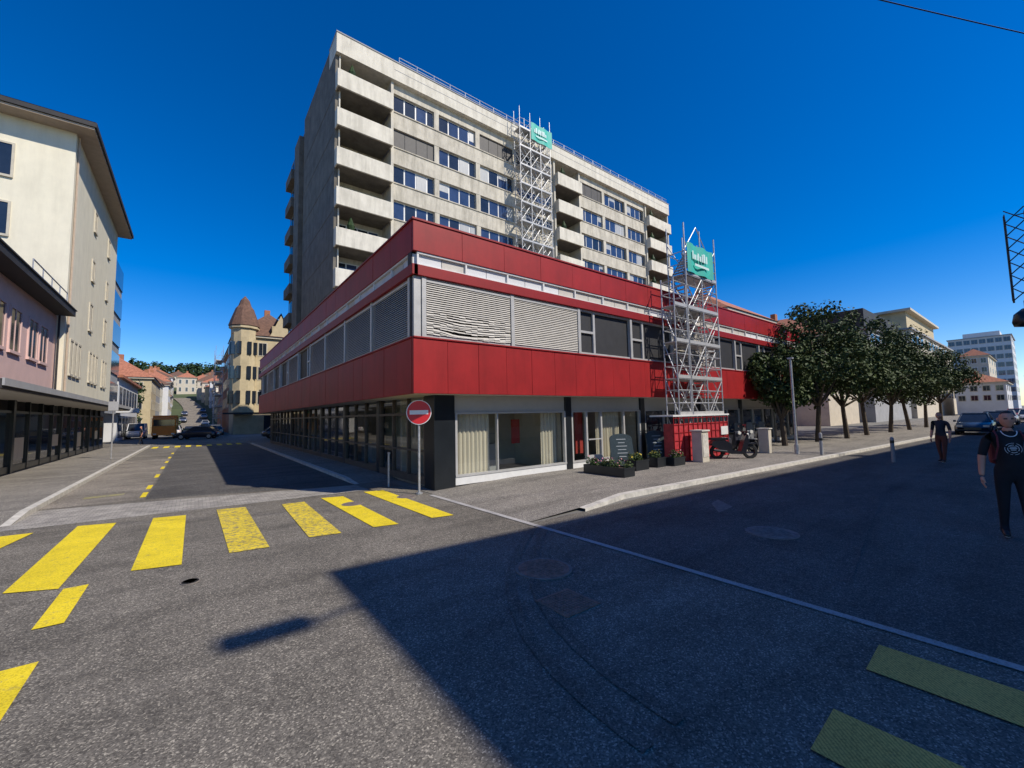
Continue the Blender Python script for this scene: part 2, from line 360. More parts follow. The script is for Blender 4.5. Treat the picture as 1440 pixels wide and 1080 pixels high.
def bay(ax,c,u0,u1,kind,seed=0):
    F(wf,ax,-1,c,u0-.06,u0+.06,zb,zt,-.25,.0)
    F(wf,ax,-1,c,u0+.06,u1-.06,zb,zb+.07,-.25,-.05); F(wf,ax,-1,c,u0+.06,u1-.06,zt-.07,zt,-.25,-.05)
    if kind in('blind','mess'):
        F(wg,ax,-1,c,u0+.06,u1-.06,zb+.07,zt-.07,-.2,-.17); slats(ax,c,u0+.08,u1-.08,zb+.07,zt-.05,kind=='mess',seed)
        F(wf,ax,-1,c,u0+.07,u1-.07,zt-.12,zt-.071,-.06,-.01)
    else:
        s=u0+.06+.75
        F(wf,ax,-1,c,s-.05,s+.05,zb+.07,zt-.07,-.22,-.06)
        F(wf,ax,-1,c,u0+.11,s-.05,zb+.75,zb+.83,-.22,-.06)
        F(wf,ax,-1,c,u0+.06,u0+.11,zb+.07,zt-.07,-.22,-.08)
        F(wg,ax,-1,c,u0+.11,s-.05,zb+.07,zb+.75,-.2,-.17); F(wg,ax,-1,c,u0+.11,s-.05,zb+.83,zt-.07,-.2,-.17)
        F(wgG if kind=='green' else wg,ax,-1,c,s+.05,u1-.06,zb+.07,zt-.07,-.2,-.16)
kinds=['mess','blind','green','glass','blind','green','green','glass','green','blind']
u=X0+.3; i=0
while u<X1-1:
    bay('Y',Y0,u,min(u+2.88,X1-.1),kinds[i%10],i); u+=2.88; i+=1
kinds=['blind','blind','blind','blind','glass','blind','glass','glass','blind','glass','glass']
u=Y0+.3; i=0
while u<Y1-1:
    bay('X',X0,u,min(u+2.88,Y1-.1),kinds[i%11],i+20); u+=2.88; i+=1
wf.box(X0+.03,X0+.22,Y0+.03,Y0+.22,zb,zt)
wf.obj('window_frames',m_alu,RB); wg.obj('window_glass',m_gl,RB); wgG.obj('window_glass_screened',m_gl4,RB); sl.obj('venetian_blinds',m_blind,RB)
GX,GY=5.2,10.25
col=M(); col.box(GX-.02,GX+.62,GY-.02,GY+.6,0,2.6)
for x in (10.2,14.5,19.0,23.4,27.8,31.2): col.box(x,x+.28,GY-.03,GY+.25,0,2.6)
for k in range(1,8): col.box(GX-.03,GX+.2,GY+4.2*k,GY+4.2*k+.25,0,2.6)
col.obj('columns',m_black,RB,.01)
gf=M(); lf_=M(); hd=M(); gg=M(); sill=M(); gx=M()
secs=[(5.84,10.2),(10.48,14.5),(14.78,19.0),(19.28,23.4),(23.68,27.8),(28.08,31.2)]
for i,(a0,a1) in enumerate(secs):
    F(hd,'Y',-1,GY,a0,a1,2.12,2.6,-.2,-.05); F(hd,'Y',-1,GY,a0,a1,2.06,2.115,-.2,0)
    F(sill,'Y',-1,GY,a0,a1,.08,.3,-.25,.0)
    F(gf,'Y',-1,GY,a0,a1,.3,.36,-.12,.02)
    if i==0: ms=[(a0,.07),(a0+1.45,.035),(a1-.07,.07)]
    elif i==1: ms=[(a0+t,.08) for t in (0,.75,1.55,2.9)]+[(a1-.08,.08)]
    else: ms=[(a0+k*(a1-a0-.07)/3,.07) for k in range(4)]
    for mm,ww in ms: F(gf,'Y',-1,GY,mm,mm+ww,.36,2.06,-.1,.01)
    Q(gg if i<2 else gx,'Y',-1,GY,a0+.07,a1-.07,.36,2.06,-.06)
    if i==1:
        F(gf,'Y',-1,GY,a0+.83,a0+1.55,1.05,1.09,.0,.05); F(gf,'Y',-1,GY,a0+.83,a0+1.55,.36,.5,-.1,.005)
for k in range(8):
    a0=GY+.6 if k==0 else GY+4.2*k+.25; a1=min(GY+4.2*(k+1),Y1)
    if a0>Y1: break
    F(lf_,'X',-1,GX,a0,a1,2.06,2.14,-.1,.02); F(lf_,'X',-1,GX,a0,a1,.1,.3,-.1,.02); F(lf_,'X',-1,GX,a0,a1,1.0,1.05,-.1,.012)
    n=3
    for j in range(n+1):
        mm=a0+j*(a1-a0-.07)/n; F(lf_,'X',-1,GX,mm,mm+.07,.3,2.06,-.1,.01); F(lf_,'X',-1,GX,mm,mm+.07,2.14,2.58,-.1,.01)
    Q(gx if k%3==2 else gg,'X',-1,GX,a0,a1,.3,2.58,-.06)
gf.obj('shop_frames',m_alu,RB); lf_.obj('side_shop_frames',m_bronze,RB); hd.obj('shop_headers',mat('header_panel',(.42,.4,.36),.7,.05),RB); gg.obj('shop_glass',m_pane,RB); gx.obj('shop_glass_dark',m_gl,RB)
sill.obj('shop_sill',m_white,RB)
inn=M(); inn.box(GX+.3,31.2,13.2,13.35,0,2.6); inn.box(31.2,31.4,GY+.3,40,0,2.6); inn.obj('shop_back_wall',m_shopw,RB)
inn=M(); inn.box(GX+2.4,GX+2.5,13.4,40,0,2.6); inn.obj('shop_side_back_wall',m_beige2,RB)
inn=M(); inn.box(GX+.1,31.2,GY+.1,40,.0,.1); inn.obj('shop_floor',m_floor,RB)
inn=M(); inn.box(10.25,10.4,GY+.3,13.2,.1,2.6); inn.box(14.6,14.7,GY+.3,13.2,.1,2.6); inn.obj('shop_partitions',m_beige2,RB)
def curtain(m,x0,x1,y,z0,z1,amp=.03,w=.14):
    n=int((x1-x0)/(w/4)); P=[(x0+(x1-x0)*k/n,y+amp*math.sin(k*math.pi/2+.4)*random.uniform(.6,1.2)) for k in range(n+1)]
    for p,q in zip(P,P[1:]): m.quad((p[0],p[1],z0),(q[0],q[1],z0),(q[0],q[1],z1),(p[0],p[1],z1))
inn=M(); curtain(inn,5.92,7.2,GY+.3,.3,2.1); curtain(inn,9.4,10.15,GY+.4,.3,2.1); curtain(inn,12.2,13.6,GY+.4,.3,2.1)
inn.obj('shop_curtains',m_curt,RB)
inn=M(); inn.box(9.0,9.35,GY+1.5,GY+1.55,1.0,1.85); inn.box(11.5,11.9,GY+.8,GY+.85,.5,2.1); inn.obj('shop_red_displays',m_shopred,RB)
inn=M(); inn.box(7.5,8.3,GY+1.4,GY+1.8,.1,1.0); inn.box(7.45,8.35,GY+1.35,GY+1.85,1.0,1.04); inn.box(8.5,8.54,GY+2.85,GY+2.93,.1,2.2); inn.box(7.4,9.2,GY+2.85,GY+2.93,1.3,1.33)
for k in range(6): inn.box(GX+.9,GX+1.5,14+3.9*k,15.4+3.9*k,.1,.85+.1*(k%3))
inn.obj('shop_counters',m_greyW,RB)
# ------------------------------------------------------------------ tower
TW=empty('apartment_tower')
TX0,TX1,TY=7.7,52.2,31.2
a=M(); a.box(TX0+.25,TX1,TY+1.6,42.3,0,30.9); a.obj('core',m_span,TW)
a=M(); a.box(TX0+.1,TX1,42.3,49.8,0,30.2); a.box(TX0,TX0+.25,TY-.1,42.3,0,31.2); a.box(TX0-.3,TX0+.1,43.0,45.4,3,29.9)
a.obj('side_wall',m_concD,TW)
a=M()
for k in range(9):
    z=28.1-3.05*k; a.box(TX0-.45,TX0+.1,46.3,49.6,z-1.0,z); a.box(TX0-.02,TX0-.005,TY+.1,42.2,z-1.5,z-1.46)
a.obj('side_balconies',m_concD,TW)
a=M()
for k in range(9):
    z=28.1-3.05*k; a.box(TX0-.02,TX0+.09,46.5,47.4,z+.2,z+1.6); a.box(TX0+.04,TX0+.095,48.2,49.2,z+.2,z+1.6)
a.obj('side_windows',m_gl,TW)
fa=M(); fa.box(TX0-.02,TX1+.05,TY-.45,TY+1.7,29.65,31.2); fa.box(TX0+.25,TX1,TY+1.7,42.3,30.9,31.15)
fa.obj('roof_fascia',m_para,TW)
fa=M(); fa.box(TX0-.05,TX1+.08,TY-.5,TY+1.7,31.203,31.29); fa.box(12.2,TX1,TY-.46,TY-.452,30.5,30.54); fa.obj('roof_flashing',m_greyW,TW)
para=M(); span=M(); slab=M(); tfr=M(); gls=[M() for _ in range(3)]; wall=M(); misc=M(); col_=M()
balc=[(TX0,12.1),(30.3,34.2),(47.0,52.2)]
wins=[(12.1,16.25),(16.25,20.55),(20.55,25.0),(25.0,30.3),(34.2,38.6),(38.6,43.0),(43.0,47.0)]
for (b0,b1) in balc:
    wall.box(b0-.12 if b0>8 else b0+.25,b0+.1 if b0>8 else b0+.35,TY-.2,TY+1.6,0,29.65); wall.box(b1-.1,b1+.12,TY-.2,TY+1.6,0,29.65)
    for k in range(9):
        z=28.1-3.05*k
        if z<2: continue
        para.box(b0,b1-.12,TY-.75,TY-.6,z-1.35,z); para.box(b1-.22,b1-.12,TY-.6,TY-.1,z-1.35,z); para.box(b0,b0+.1,TY-.6,TY-.1,z-1.35,z)
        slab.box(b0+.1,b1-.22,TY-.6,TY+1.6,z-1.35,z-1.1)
        F(tfr,'Y',-1,TY+1.6,b0+.5,b1-.5,z-1.1,z+1.3,.0,.06)
        n=4
        for j in range(n):
            ua=b0+.5+(b1-b0-1)*j/n+.06; ub=b0+.5+(b1-b0-1)*(j+1)/n-.06
            F(random.choice(gls),'Y',-1,TY+1.6,ua,ub,z-1.0,z+1.2,.06,.09)
        if random.random()<.6: xx=b0+random.uniform(.6,3); misc.box(xx,xx+.5,TY+.2,TY+.6,z-1.1,z-.2+random.random()*.6)
        if random.random()<.35: col_.tube((b0+1.2,TY-.2,z-1.1),(b0+1.2,TY-.2,z+.9),.03); col_.lathe((b0+1.2,TY-.2,z+.5),[(.16,-.6),(.3,0),(.03,.7)],8)
for wi,(b0,b1) in enumerate(wins):
    span.box(b0,b1,TY-.02,TY+1.6,28.8,29.65)
    for k in range(9):
        zt2=28.8-3.05*k; zb2=zt2-1.62
        if zb2<3: continue
        span.box(b0,b1,TY-.05,TY+1.6,zb2-1.43,zb2); span.box(b0,b1,TY-.12,TY-.052,zb2-.06,zb2+.02)
        span.box(b1-.28,b1,TY-.03,TY+1.6,zb2,zt2); span.box(b0,b0+.18,TY-.03,TY+1.6,zb2,zt2)
        shut = (wi==0 and k==1) or (wi==3 and k in(0,3)) or random.random()<.03
        a0,a1=b0+.18,b1-.28
        F(tfr,'Y',-1,TY+.2,a0,a1,zb2,zt2,-.1,0)
        ws=[1.0,1.0,1.0,.62]; tot=sum(ws); u=a0
        for j,wv in enumerate(ws):
            ub=u+(a1-a0)*wv/tot
            if shut: misc.box(u+.02,ub-.02,TY+.1,TY+.14,zb2+.03,zt2-.03)
            else:
                gi=random.choice((0,1,1,1,2)) if j<3 else random.choice((0,0,2))
                if gi==2 and random.random()<.6:
                    zc=zb2+.09+1.44*random.choice((.35,.5,.7))
                    F(gls[1],'Y',-1,TY+.2,u+.07,ub-.07,zb2+.09,zc,0,.03); F(gls[2],'Y',-1,TY+.2,u+.07,ub-.07,zc,zt2-.09,0,.03)
                else: F(gls[gi],'Y',-1,TY+.2,u+.07,ub-.07,zb2+.09,zt2-.09,0,.03)
            u=ub
para.obj('balcony_parapets',m_para,TW,.02); span.obj('spandrels',m_span,TW); slab.obj('balcony_slabs',m_concD,TW); tfr.obj('window_frames',m_white,TW)
wall.obj('party_walls',m_conc,TW)
for q,mm,n in zip(gls,(m_gl,m_gl2,m_gl3),('glass_dark','glass_blue','glass_curtained')): q.obj(n,mm,TW)
misc.obj('shutters',m_gl5,TW)
if col_.v: col_.obj('balcony_plants',m_leafd,TW)
aw=M(); aw.quad((30.5,TY-.8,16.0),(34.0,TY-.8,16.0),(34.0,TY-1.9,15.2),(30.5,TY-1.9,15.2)); aw.quad((30.5,TY-1.9,15.2),(34,TY-1.9,15.2),(34,TY-1.9,14.95),(30.5,TY-1.9,14.95)); aw.obj('yellow_awning',mat('awning_yellow',(.75,.5,.03),.8,.1),TW)
ra=M()
for z in (31.7,32.0): ra.tube((TX0+5,TY-.2,z),(TX1,TY-.2,z),.03)
x=TX0+5
while x<TX1: ra.tube((x,TY-.2,31.2),(x,TY-.2,32.0),.025); x+=1.6
ra.tube((TX0+1,33,31.2),(TX0+1,33,32.8),.03); ra.tube((TX0+.6,33,32.5),(TX0+1.4,33,32.5),.02); ra.tube((27,40,31),(27,40,34),.05)
ra.obj('roof_railing',m_steel,TW)
a=M(); a.box(22,30,36,41,31.15,32.4); a.box(40,44,36,41,31.15,32.3); a.obj('roof_plant_room',m_greyW,TW)
# ------------------------------------------------------------------ scaffolds
def scaffold(name,x0,x1,y0,y1,z0,z1,nx,lift=2.0,banner=None,stairs=True,tr=.033):
    p=empty(name); t=M(); d=M(); xs=[x0+(x1-x0)*i/nx for i in range(nx+1)]
    for x in xs:
        for y in (y0,y1):
            t.tube((x,y,z0),(x,y,z1+.9+.25*((x*7)%1)),tr); t.box(x-.09,x+.09,y-.09,y+.09,z0,z0+.03)
    z=z0+.3; k=0
    while z<=z1+.01:
        for y in (y0,y1):
            t.tube((x0,y,z),(x1,y,z),tr*.85)
            for h in (.5,1.0): t.tube((x0,y,z+h),(x1,y,z+h),tr*.65)
        for x in xs: t.tube((x,y0,z),(x,y1,z),tr*.85)
        for x in (x0,x1): t.tube((x,y0,z+1.0),(x,y1,z+1.0),tr*.65); t.tube((x,y0,z+.5),(x,y1,z+.5),tr*.65)
        d.box(x0+.05,x1-.05,y0+.06,y1-.06,z-.03,z+.02); d.box(x0,x1,y0-.035,y0-.0125,z+.02,z+.15)
        if z+lift<=z1+.4:
            for i in range(nx):
                a,b=(xs[i],xs[i+1]) if (k+i)%2==0 else (xs[i+1],xs[i])
                t.tube((a,y0,z),(b,y0,z+lift),tr*.7)
                if stairs:
                    ym=(y0+y1)/2
                    t.tube((b,ym-.25,z),(a,ym-.25,z+lift),.03); t.tube((b,ym+.25,z),(a,ym+.25,z+lift),.03)
                    t.tube((b,ym-.25,z+.9),(a,ym-.25,z+lift+.9),.02)
                    for s in range(9):
                        f=s/9; xx=b+(a-b)*f; zq=z+lift*f; d.box(xx-.08,xx+.08,ym-.24,ym+.24,zq,zq+.025)
            t.tube((x0,y0,z),(x0,y1,z+lift),tr*.7); t.tube((x1,y1,z),(x1,y0,z+lift),tr*.7)
        z+=lift; k+=1
    t.obj('tubes',m_steel,p); d.obj('decks',m_alu,p)
    if banner:
        bx0,bx1,bz0,bz1,by=banner; b=M(); n=10
        for i in range(n):
            ua=bx0+(bx1-bx0)*i/n; ub=bx0+(bx1-bx0)*(i+1)/n; ya=by-.05*math.sin(i*1.3); yb=by-.05*math.sin((i+1)*1.3)
            b.quad((ua,ya,bz0),(ub,yb,bz0),(ub,yb,bz1),(ua,ya,bz1))
        b.obj('banner',m_green,p)
        c=M(); w=bx1-bx0; h=bz1-bz0; u=bx0+.12*w
        for lw in (.05,.08,.03,.06,.07,.05,.08,.06):
            c.box(u,u+lw*w*.9,by-.09,by-.085,bz0+.45*h,bz0+(.62+random.random()*.14)*h); u+=lw*w*1.25
        c.box(bx0+.2*w,bx0+.75*w,by-.09,by-.085,bz0+.24*h,bz0+.32*h)
        c.obj('banner_lettering',m_gtext,p)
    return p
scaffold('scaffold_tower',24.4,28.4,29.6,30.5,7.07,31.2,3,lift=1.9,banner=(25.8,28.6,29.4,31.2,29.5))
s2=scaffold('scaffold_tower',15.85,18.35,8.72,9.5,.1,8.7,2,lift=1.45,banner=(15.9,18.0,7.75,9.0,8.64),tr=.028)
scaffold('scaffold_tower',14.85,15.75,8.72,9.25,.1,6.2,1,lift=1.45,stairs=False,tr=.028)
a=M(); a.box(14.15,18.4,8.60,8.64,.12,1.55); a.box(14.15,14.19,8.64,9.0,.12,1.55); a.obj('site_sheeting',m_net,s2)
a=M()
for k in range(13): a.box(14.15+k*.35,14.18+k*.35,8.57,8.595,.12,1.8)
for z in (.3,.6,.9,1.2,1.5,1.75): a.box(14.15,18.4,8.575,8.593,z,z+.02)
a.obj('hoarding_posts',m_redD,s2)
a=M(); a.box(14.1,18.5,8.55,9.55,1.82,1.88); a.box(17.7,18.3,8.54,8.56,1.0,1.35); a.obj('hoarding_top',m_white,s2)
# ------------------------------------------------------------------ left buildings
CB=empty('cream_apartment_building'); CX,CY0,CY1=-5.78,32.6,48.6
a=M(); a.box(-26,CX,CY0,CY1,3.5,18.5); a.obj('walls',m_cream,CB)
a=M(); a.box(-26,CX-.25,CY0+.1,CY1,0,3.5); a.obj('ground_floor_walls',m_dark,CB)
a=M(); a.box(-27,CX+.85,CY0-1.0,CY1+.7,18.5,18.62); a.obj('eave_soffit',m_eaveL,CB)
a=M(); a.box(-27.1,CX+.95,CY0-1.1,CY1+.8,18.63,18.88); a.obj('eave_fascia',m_eave,CB)
a=M(); e=.9; A=[(-27,CY0-1,18.96),(CX+e,CY0-1,18.96),(CX+e,CY1+.7,18.96),(-27,CY1+.7,18.96)]; rg=[(-20,40,21.0),(-12,40,21.0)]
a.poly([A[0],A[1],rg[1],rg[0]]); a.poly([A[1],A[2],rg[1]]); a.poly([A[2],A[3],rg[0],rg[1]]); a.poly([A[3],A[0],rg[0]]); a.obj('roof',m_tileB,CB)
wfr=M(); wgl=M()
def win(ax,sg,c,u,z,w,h):
    F(wfr,ax,sg,c,u-w/2-.1,u+w/2+.1,z-.12,z,0,.1); F(wfr,ax,sg,c,u-w/2-.1,u-w/2,z,z+h,0,.06); F(wfr,ax,sg,c,u+w/2,u+w/2+.1,z,z+h,0,.06); F(wfr,ax,sg,c,u-w/2-.1,u+w/2+.1,z+h,z+h+.1,0,.06)
    F(wfr,ax,sg,c,u-.03,u+.03,z,z+h,.0,.04)
    F(wgl,ax,sg,c,u-w/2,u-.03,z,z+h,-.0,.02); F(wgl,ax,sg,c,u+.03,u+w/2,z,z+h,-.0,.02)
for u in (34.2,35.2,36.2,39.6,40.7,41.8,44.5,45.6): win('X',1,CX,u,4.9,.65,1.9)
for u in (39.0,44.5): win('X',1,CX,u,8.3,.9,1.7)
for z in (11.7,15.1):
    for u in (39.0,44.5): win('X',1,CX,u,z,.7,1.3)
for z in (5.2,8.6,12,15.2):
    for x in (-8.6,-11.5,-14.5): win('Y',-1,CY0,x,z,1.0,1.7)
wfr.obj('window_frames',m_stone,CB); wgl.obj('window_glass',m_gl,CB)
a=M(); a.tube((CX+.06,33.0,3.5),(CX+.06,33.0,18.5),.05); a.obj('downpipe',m_eaveL,CB)
a=M(); a.box(CX-.3,-4.25,17.6,46.5,3.05,3.32); a.obj('canopy',m_eave,CB); a=M(); a.box(CX-.2,-4.3,17.7,46.4,3.02,3.045); a.obj('canopy_soffit',m_soff,CB)
a=M(); a.box(-4.26,-4.2,17.6,46.5,3.13,3.34); a.obj('canopy_edge',m_greyW,CB)
a=M(); b=M(); c_=M(); y=17.8; i=0
while y<46:
    F(a,'X',1,CX,y,y+.08,.12,3.02,-.1,.05); F(b,'X',1,CX,y+.08,y+1.9,.4,2.5,-.05,-.02); F(a,'X',1,CX,y+.08,y+1.9,.12,.4,-.1,.03); F(a,'X',1,CX,y+.08,y+1.9,2.5,2.6,-.1,.03)
    if i%4==0: F(a,'X',1,CX,y-.25,y,.12,3.02,-.1,.08)
    if i%3==1: F(c_,'X',1,CX,y+.3,y+1.6,.6+.3*(i%2),1.5,-.02,-.012)
    y+=1.9; i+=1
a.obj('shopfront_frames',m_black,CB); b.obj('shopfront_glass',m_gl,CB); c_.obj('window_posters',m_curt,CB)
PB=empty('pink_house'); PX_=-6.1
a=M(); a.box(-20,PX_,16,CY0-.02,3.3,7.9); a.obj('walls',m_pink,PB); a=M(); a.box(-20,PX_-.1,16,CY0-.02,0,3.3); a.obj('ground_walls',m_dark,PB)
a=M(); a.box(-20,-5.35,15,CY0-.3,7.9,8.2); a.box(-20,-5.3,15,CY0-.25,8.203,8.26); a.obj('eave',m_eave,PB)
wfr=M(); wgl=M()
for u in (20,22.2,24.3,26.2,28.6,30.3): win('X',1,PX_,u,5.1,1.25,1.75)
wfr.obj('window_frames',m_pink,PB); wgl.obj('window_glass',m_gl,PB)
a=M()
for z in (8.7,9.15): a.tube((-5.7,26.2,z),(-5.7,CY0-.4,z),.03)
y=26.2
while y<CY0-.3: a.tube((-5.7,y,8.26),(-5.7,y,9.15),.025); y+=1.5
a.obj('terrace_railing',m_steel,PB)
a=M(); a.poly([(-20,15,8.3),(-5.6,15,8.3),(-7.6,15,11.0),(-20,15,13)]); a.poly([(-5.6,15,8.3),(-5.6,26,8.3),(-8.6,25,10.8),(-8.6,15,10.8)]); a.poly([(-5.6,26,8.3),(-20,26,8.3),(-20,25,10.8),(-8.6,25,10.8)]); a.obj('roof',m_eave,PB)
a=M(); a.tube((-5.95,20.6,.1),(-5.95,20.6,7.9),.07); a.tube((-5.95,CY0-.3,3.3),(-5.95,CY0-.3,7.9),.05); a.obj('downpipes',m_eave,PB)
GB=empty('glass_office_block'); a=M(); a.box(-22,-6.6,49.5,60,3,17); a.obj('walls',m_greyW,GB); a=M()
for z in range(4,17,3): a.box(-6.58,-6.5,50,59.8,z,z+2.1)
a.obj('window_bands',m_gl2,GB)
WB=empty('white_corner_building'); a=M(); a.box(-22,-6.9,64,84,0,7.2); a.box(-22,-5.2,63,66,3.2,3.7); a.obj('walls',m_wht,WB); a=M()
for y in range(65,83,3): a.box(-6.89,-6.85,y,y+2,4.2,6.2); a.box(-6.89,-6.85,y,y+2.4,.4,2.9)
for x in range(-20,-8,3): a.box(x,x+2,63.95,63.99,4.2,6.2)
a.obj('windows',m_gl,WB); a=M(); a.box(-22.3,-6.5,63.6,84.3,7.2,7.5); a.obj('roof',m_tile,WB)
SP=empty('street_sign_post'); a=M(); a.tube((-3.5,31,.12),(-3.5,31,3.3),.035); a.obj('pole',m_steel,SP); a=M(); a.box(-3.7,-3.3,30.95,30.97,2.7,3.2); a.obj('sign_plate',m_greyW,SP)
# ------------------------------------------------------------------ houses
def house(name,x0,x1,y0,y1,z0,z1,rh,wm,rm,floors=3,nx=4,ny=4,roof='hip',winm=None,ww=.9,base=0):
    winm=winm or m_gl
    p=empty(name); a=M(); a.box(x0,x1,y0,y1,base,z1); a.obj('walls',wm,p)
    a=M(); a.box(x0-.35,x1+.35,y0-.35,y1+.35,z1,z1+.3); a.obj('cornice',m_stone if roof!='flat' else m_greyW,p)
    if rh>0:
        a=M(); o=.5; ax,bx,ay,by=x0-o,x1+o,y0-o,y1+o; zr=z1+.303; cx,cy=(x0+x1)/2,(y0+y1)/2
        if x1-x0>y1-y0:
            d=(y1-y0)/2; r0=(ax+d,cy,zr+rh); r1=(bx-d,cy,zr+rh)
            a.poly([(ax,ay,zr),(bx,ay,zr),r1,r0]); a.poly([(bx,by,zr),(ax,by,zr),r0,r1]); a.poly([(ax,by,zr),(ax,ay,zr),r0]); a.poly([(bx,ay,zr),(bx,by,zr),r1])
        else:
            d=(x1-x0)/2; r0=(cx,ay+d,zr+rh); r1=(cx,by-d,zr+rh)
            a.poly([(ax,ay,zr),(bx,ay,zr),r0]); a.poly([(bx,ay,zr),(bx,by,zr),r1,r0]); a.poly([(bx,by,zr),(ax,by,zr),r1]); a.poly([(ax,by,zr),(ax,ay,zr),r0,r1])
        a.obj('roof',rm,p)
        c=M(); c.box(cx-.4,cx+.4,cy+.6,cy+1.2,zr+rh*.4,zr+rh+.9); c.obj('chimney',m_brick,p)
    f=M(); gl=M(); fh=(z1-z0)/floors
    for k in range(floors):
        z=z0+k*fh+fh*.28; h=fh*.5
        for ax_,sg,c,u0,u1,n in (('Y',-1,y0,x0,x1,nx),('X',-1,x0,y0,y1,ny),('X',1,x1,y0,y1,ny)):
            for i in range(n):
                u=u0+(u1-u0)*(i+.5)/n
                F(f,ax_,sg,c,u-ww/2-.12,u+ww/2+.12,z-.12,z+h+.12,0,.05); F(gl,ax_,sg,c,u-ww/2,u-.03,z,z+h,.05,.08); F(gl,ax_,sg,c,u+.03,u+ww/2,z,z+h,.05,.08)
    f.obj('window_frames',m_stone if wm!=m_beige2 else m_white,p); gl.obj('window_glass',winm,p)
    return p
TB=house('turret_building',4.6,14,74,84,3.5,14.8,4.6,m_beige,m_tileB,3,4,3,ww=1.0)
a=M(); a.lathe((5.7,74.5,0),[(1.7,3.2),(1.7,15.9),(2.0,16.0),(2.0,16.3),(1.8,16.4)],10); a.obj('turret',m_beige,TB)
a=M(); a.lathe((5.7,74.5,0),[(2.1,16.4),(1.8,17.4),(1.2,19.2),(.9,19.6),(.85,19.7),(.6,20.5),(.05,21.2)],10); a.obj('turret_roof',m_tileB,TB)
a=M()
for z in (4.6,8.3,12.0):
    for t in (-2.6,-2.0,-1.2,-.6,-3.14):
        cx,cy=5.7+1.65*math.cos(t),74.5+1.65*math.sin(t); a.box(cx-.26,cx+.26,cy-.26,cy+.26,z,z+1.9)
a.obj('turret_windows',m_gl,TB)
a=M(); a.poly([(9,73.6,15.1),(12,73.6,15.1),(10.5,73.6,18.6)]); a.box(9.3,11.7,73.62,76,15.1,16.8); a.obj('gable_dormer',m_beige,TB)
a=M(); a.quad((8.8,73.5,15.1),(10.5,73.5,19.0),(10.5,77,19.0),(8.8,77,15.1)); a.quad((12.2,73.5,15.1),(10.5,73.5,19.0),(10.5,77,19.0),(12.2,77,15.1)); a.obj('dormer_roof',m_tileB,TB)
a=M(); a.box(8.2,14,73.2,73.95,6.6,6.75); a.box(8.2,14,73.2,73.25,6.75,7.6); a.box(8.2,14,73.2,73.95,10.3,10.45); a.box(8.2,14,73.2,73.25,10.45,11.3); a.obj('balconies',m_stone,TB)
a=M(); a.box(3.2,14.3,72.4,73.15,3.0,3.25); a.obj('shop_canopy',m_eave,TB); a=M(); a.box(8.5,13.8,73.93,73.97,.3,2.8); a.obj('shop_windows',m_gl,TB)
house('brick_apartment_building',4.7,14,84.1,106,3.5,14.4,3.5,m_brick,m_tileB,3,3,6,ww=1.1)
house('brick_apartment_building',4.7,14,106.1,130,3.5,13,3.5,m_brick,m_tile,3,3,6,ww=1.1)
scaffold('scaffold_tower',2.9,4.1,96,103,.1,15.5,1,lift=2.2,stairs=False)
def hz(x,y):
    if y<135: return 0
    t=(y-135)/260
    return 34*min(1.3,t**1.15)+ (1.5*math.sin(x*.03+y*.02)*min(1,t*2))
a=M(); nx,ny=36,26
for j in range(ny+1):
    for i in range(nx+1):
        x=-260+i*(560/nx); y=130+j*(420/ny); a.v.append((x,y,hz(x,y)+(-.05 if y<136 else 0)))
for j in range(ny):
    for i in range(nx):
        k=j*(nx+1)+i; a.f.append((k,k+1,k+nx+2,k+nx+1))
a.obj('hill_terrain',mat('hill_grass',(.06,.08,.03),.95,.4,.1),None,0,True)
def rc(y): return 0 if y<180 else -((y-180)/60)**2*3
a=M(); y=134
while y<262:
    a.quad((rc(y)-3,y,hz(0,y)+.35),(rc(y)+3.3,y,hz(0,y)+.35),(rc(y+8)+3.3,y+8,hz(0,y+8)+.35),(rc(y+8)-3,y+8,hz(0,y+8)+.35))
    y+=8
a.obj('hill_road',m_roadL)
rd=random.Random(11)
wm=[m_wht,m_beige2,m_cream,m_beige,m_greyW,m_beige2]
for i,y in enumerate(range(100,262,14)):
    for sx in (-1,1):
        if sx>0 and y<132: continue
        x=rc(y)+5.0+rd.random() if sx>0 else rc(y)-5.5-rd.random()*2
        w=10; z=hz(x,y); h=rd.uniform(7.5,12)
        xa,xb=(x,x+w) if sx>0 else (x-w,x)
        house('row_house',xa,xb,y,y+12,z+.5,z+h,rd.uniform(2.5,4),rd.choice(wm),rd.choice((m_tile,m_tile,m_tileB)),3,3,4,base=z-4)
for (x,y) in ((-8,285),(6,280),(-20,290),(-2,305),(14,300),(-30,300),(-14,322),(4,330),(-40,320),(-26,340),(-52,310),(18,335)):
    z=hz(x,y); w=rd.uniform(8,12); house('hillside_house',x,x+w,y,y+10,z+.5,z+rd.uniform(6,9),3.2,rd.choice(wm),rd.choice((m_tile,m_tile,m_tileB)),2,3,2,base=z-4)
for i in range(14):
    x=rd.uniform(-90,-24); y=rd.uniform(190,350); z=hz(x,y); w=rd.uniform(8,12)
    house('hillside_house',x,x+w,y,y+10,z+.5,z+7,3,rd.choice(wm),m_tile,2,3,2,base=z-4)
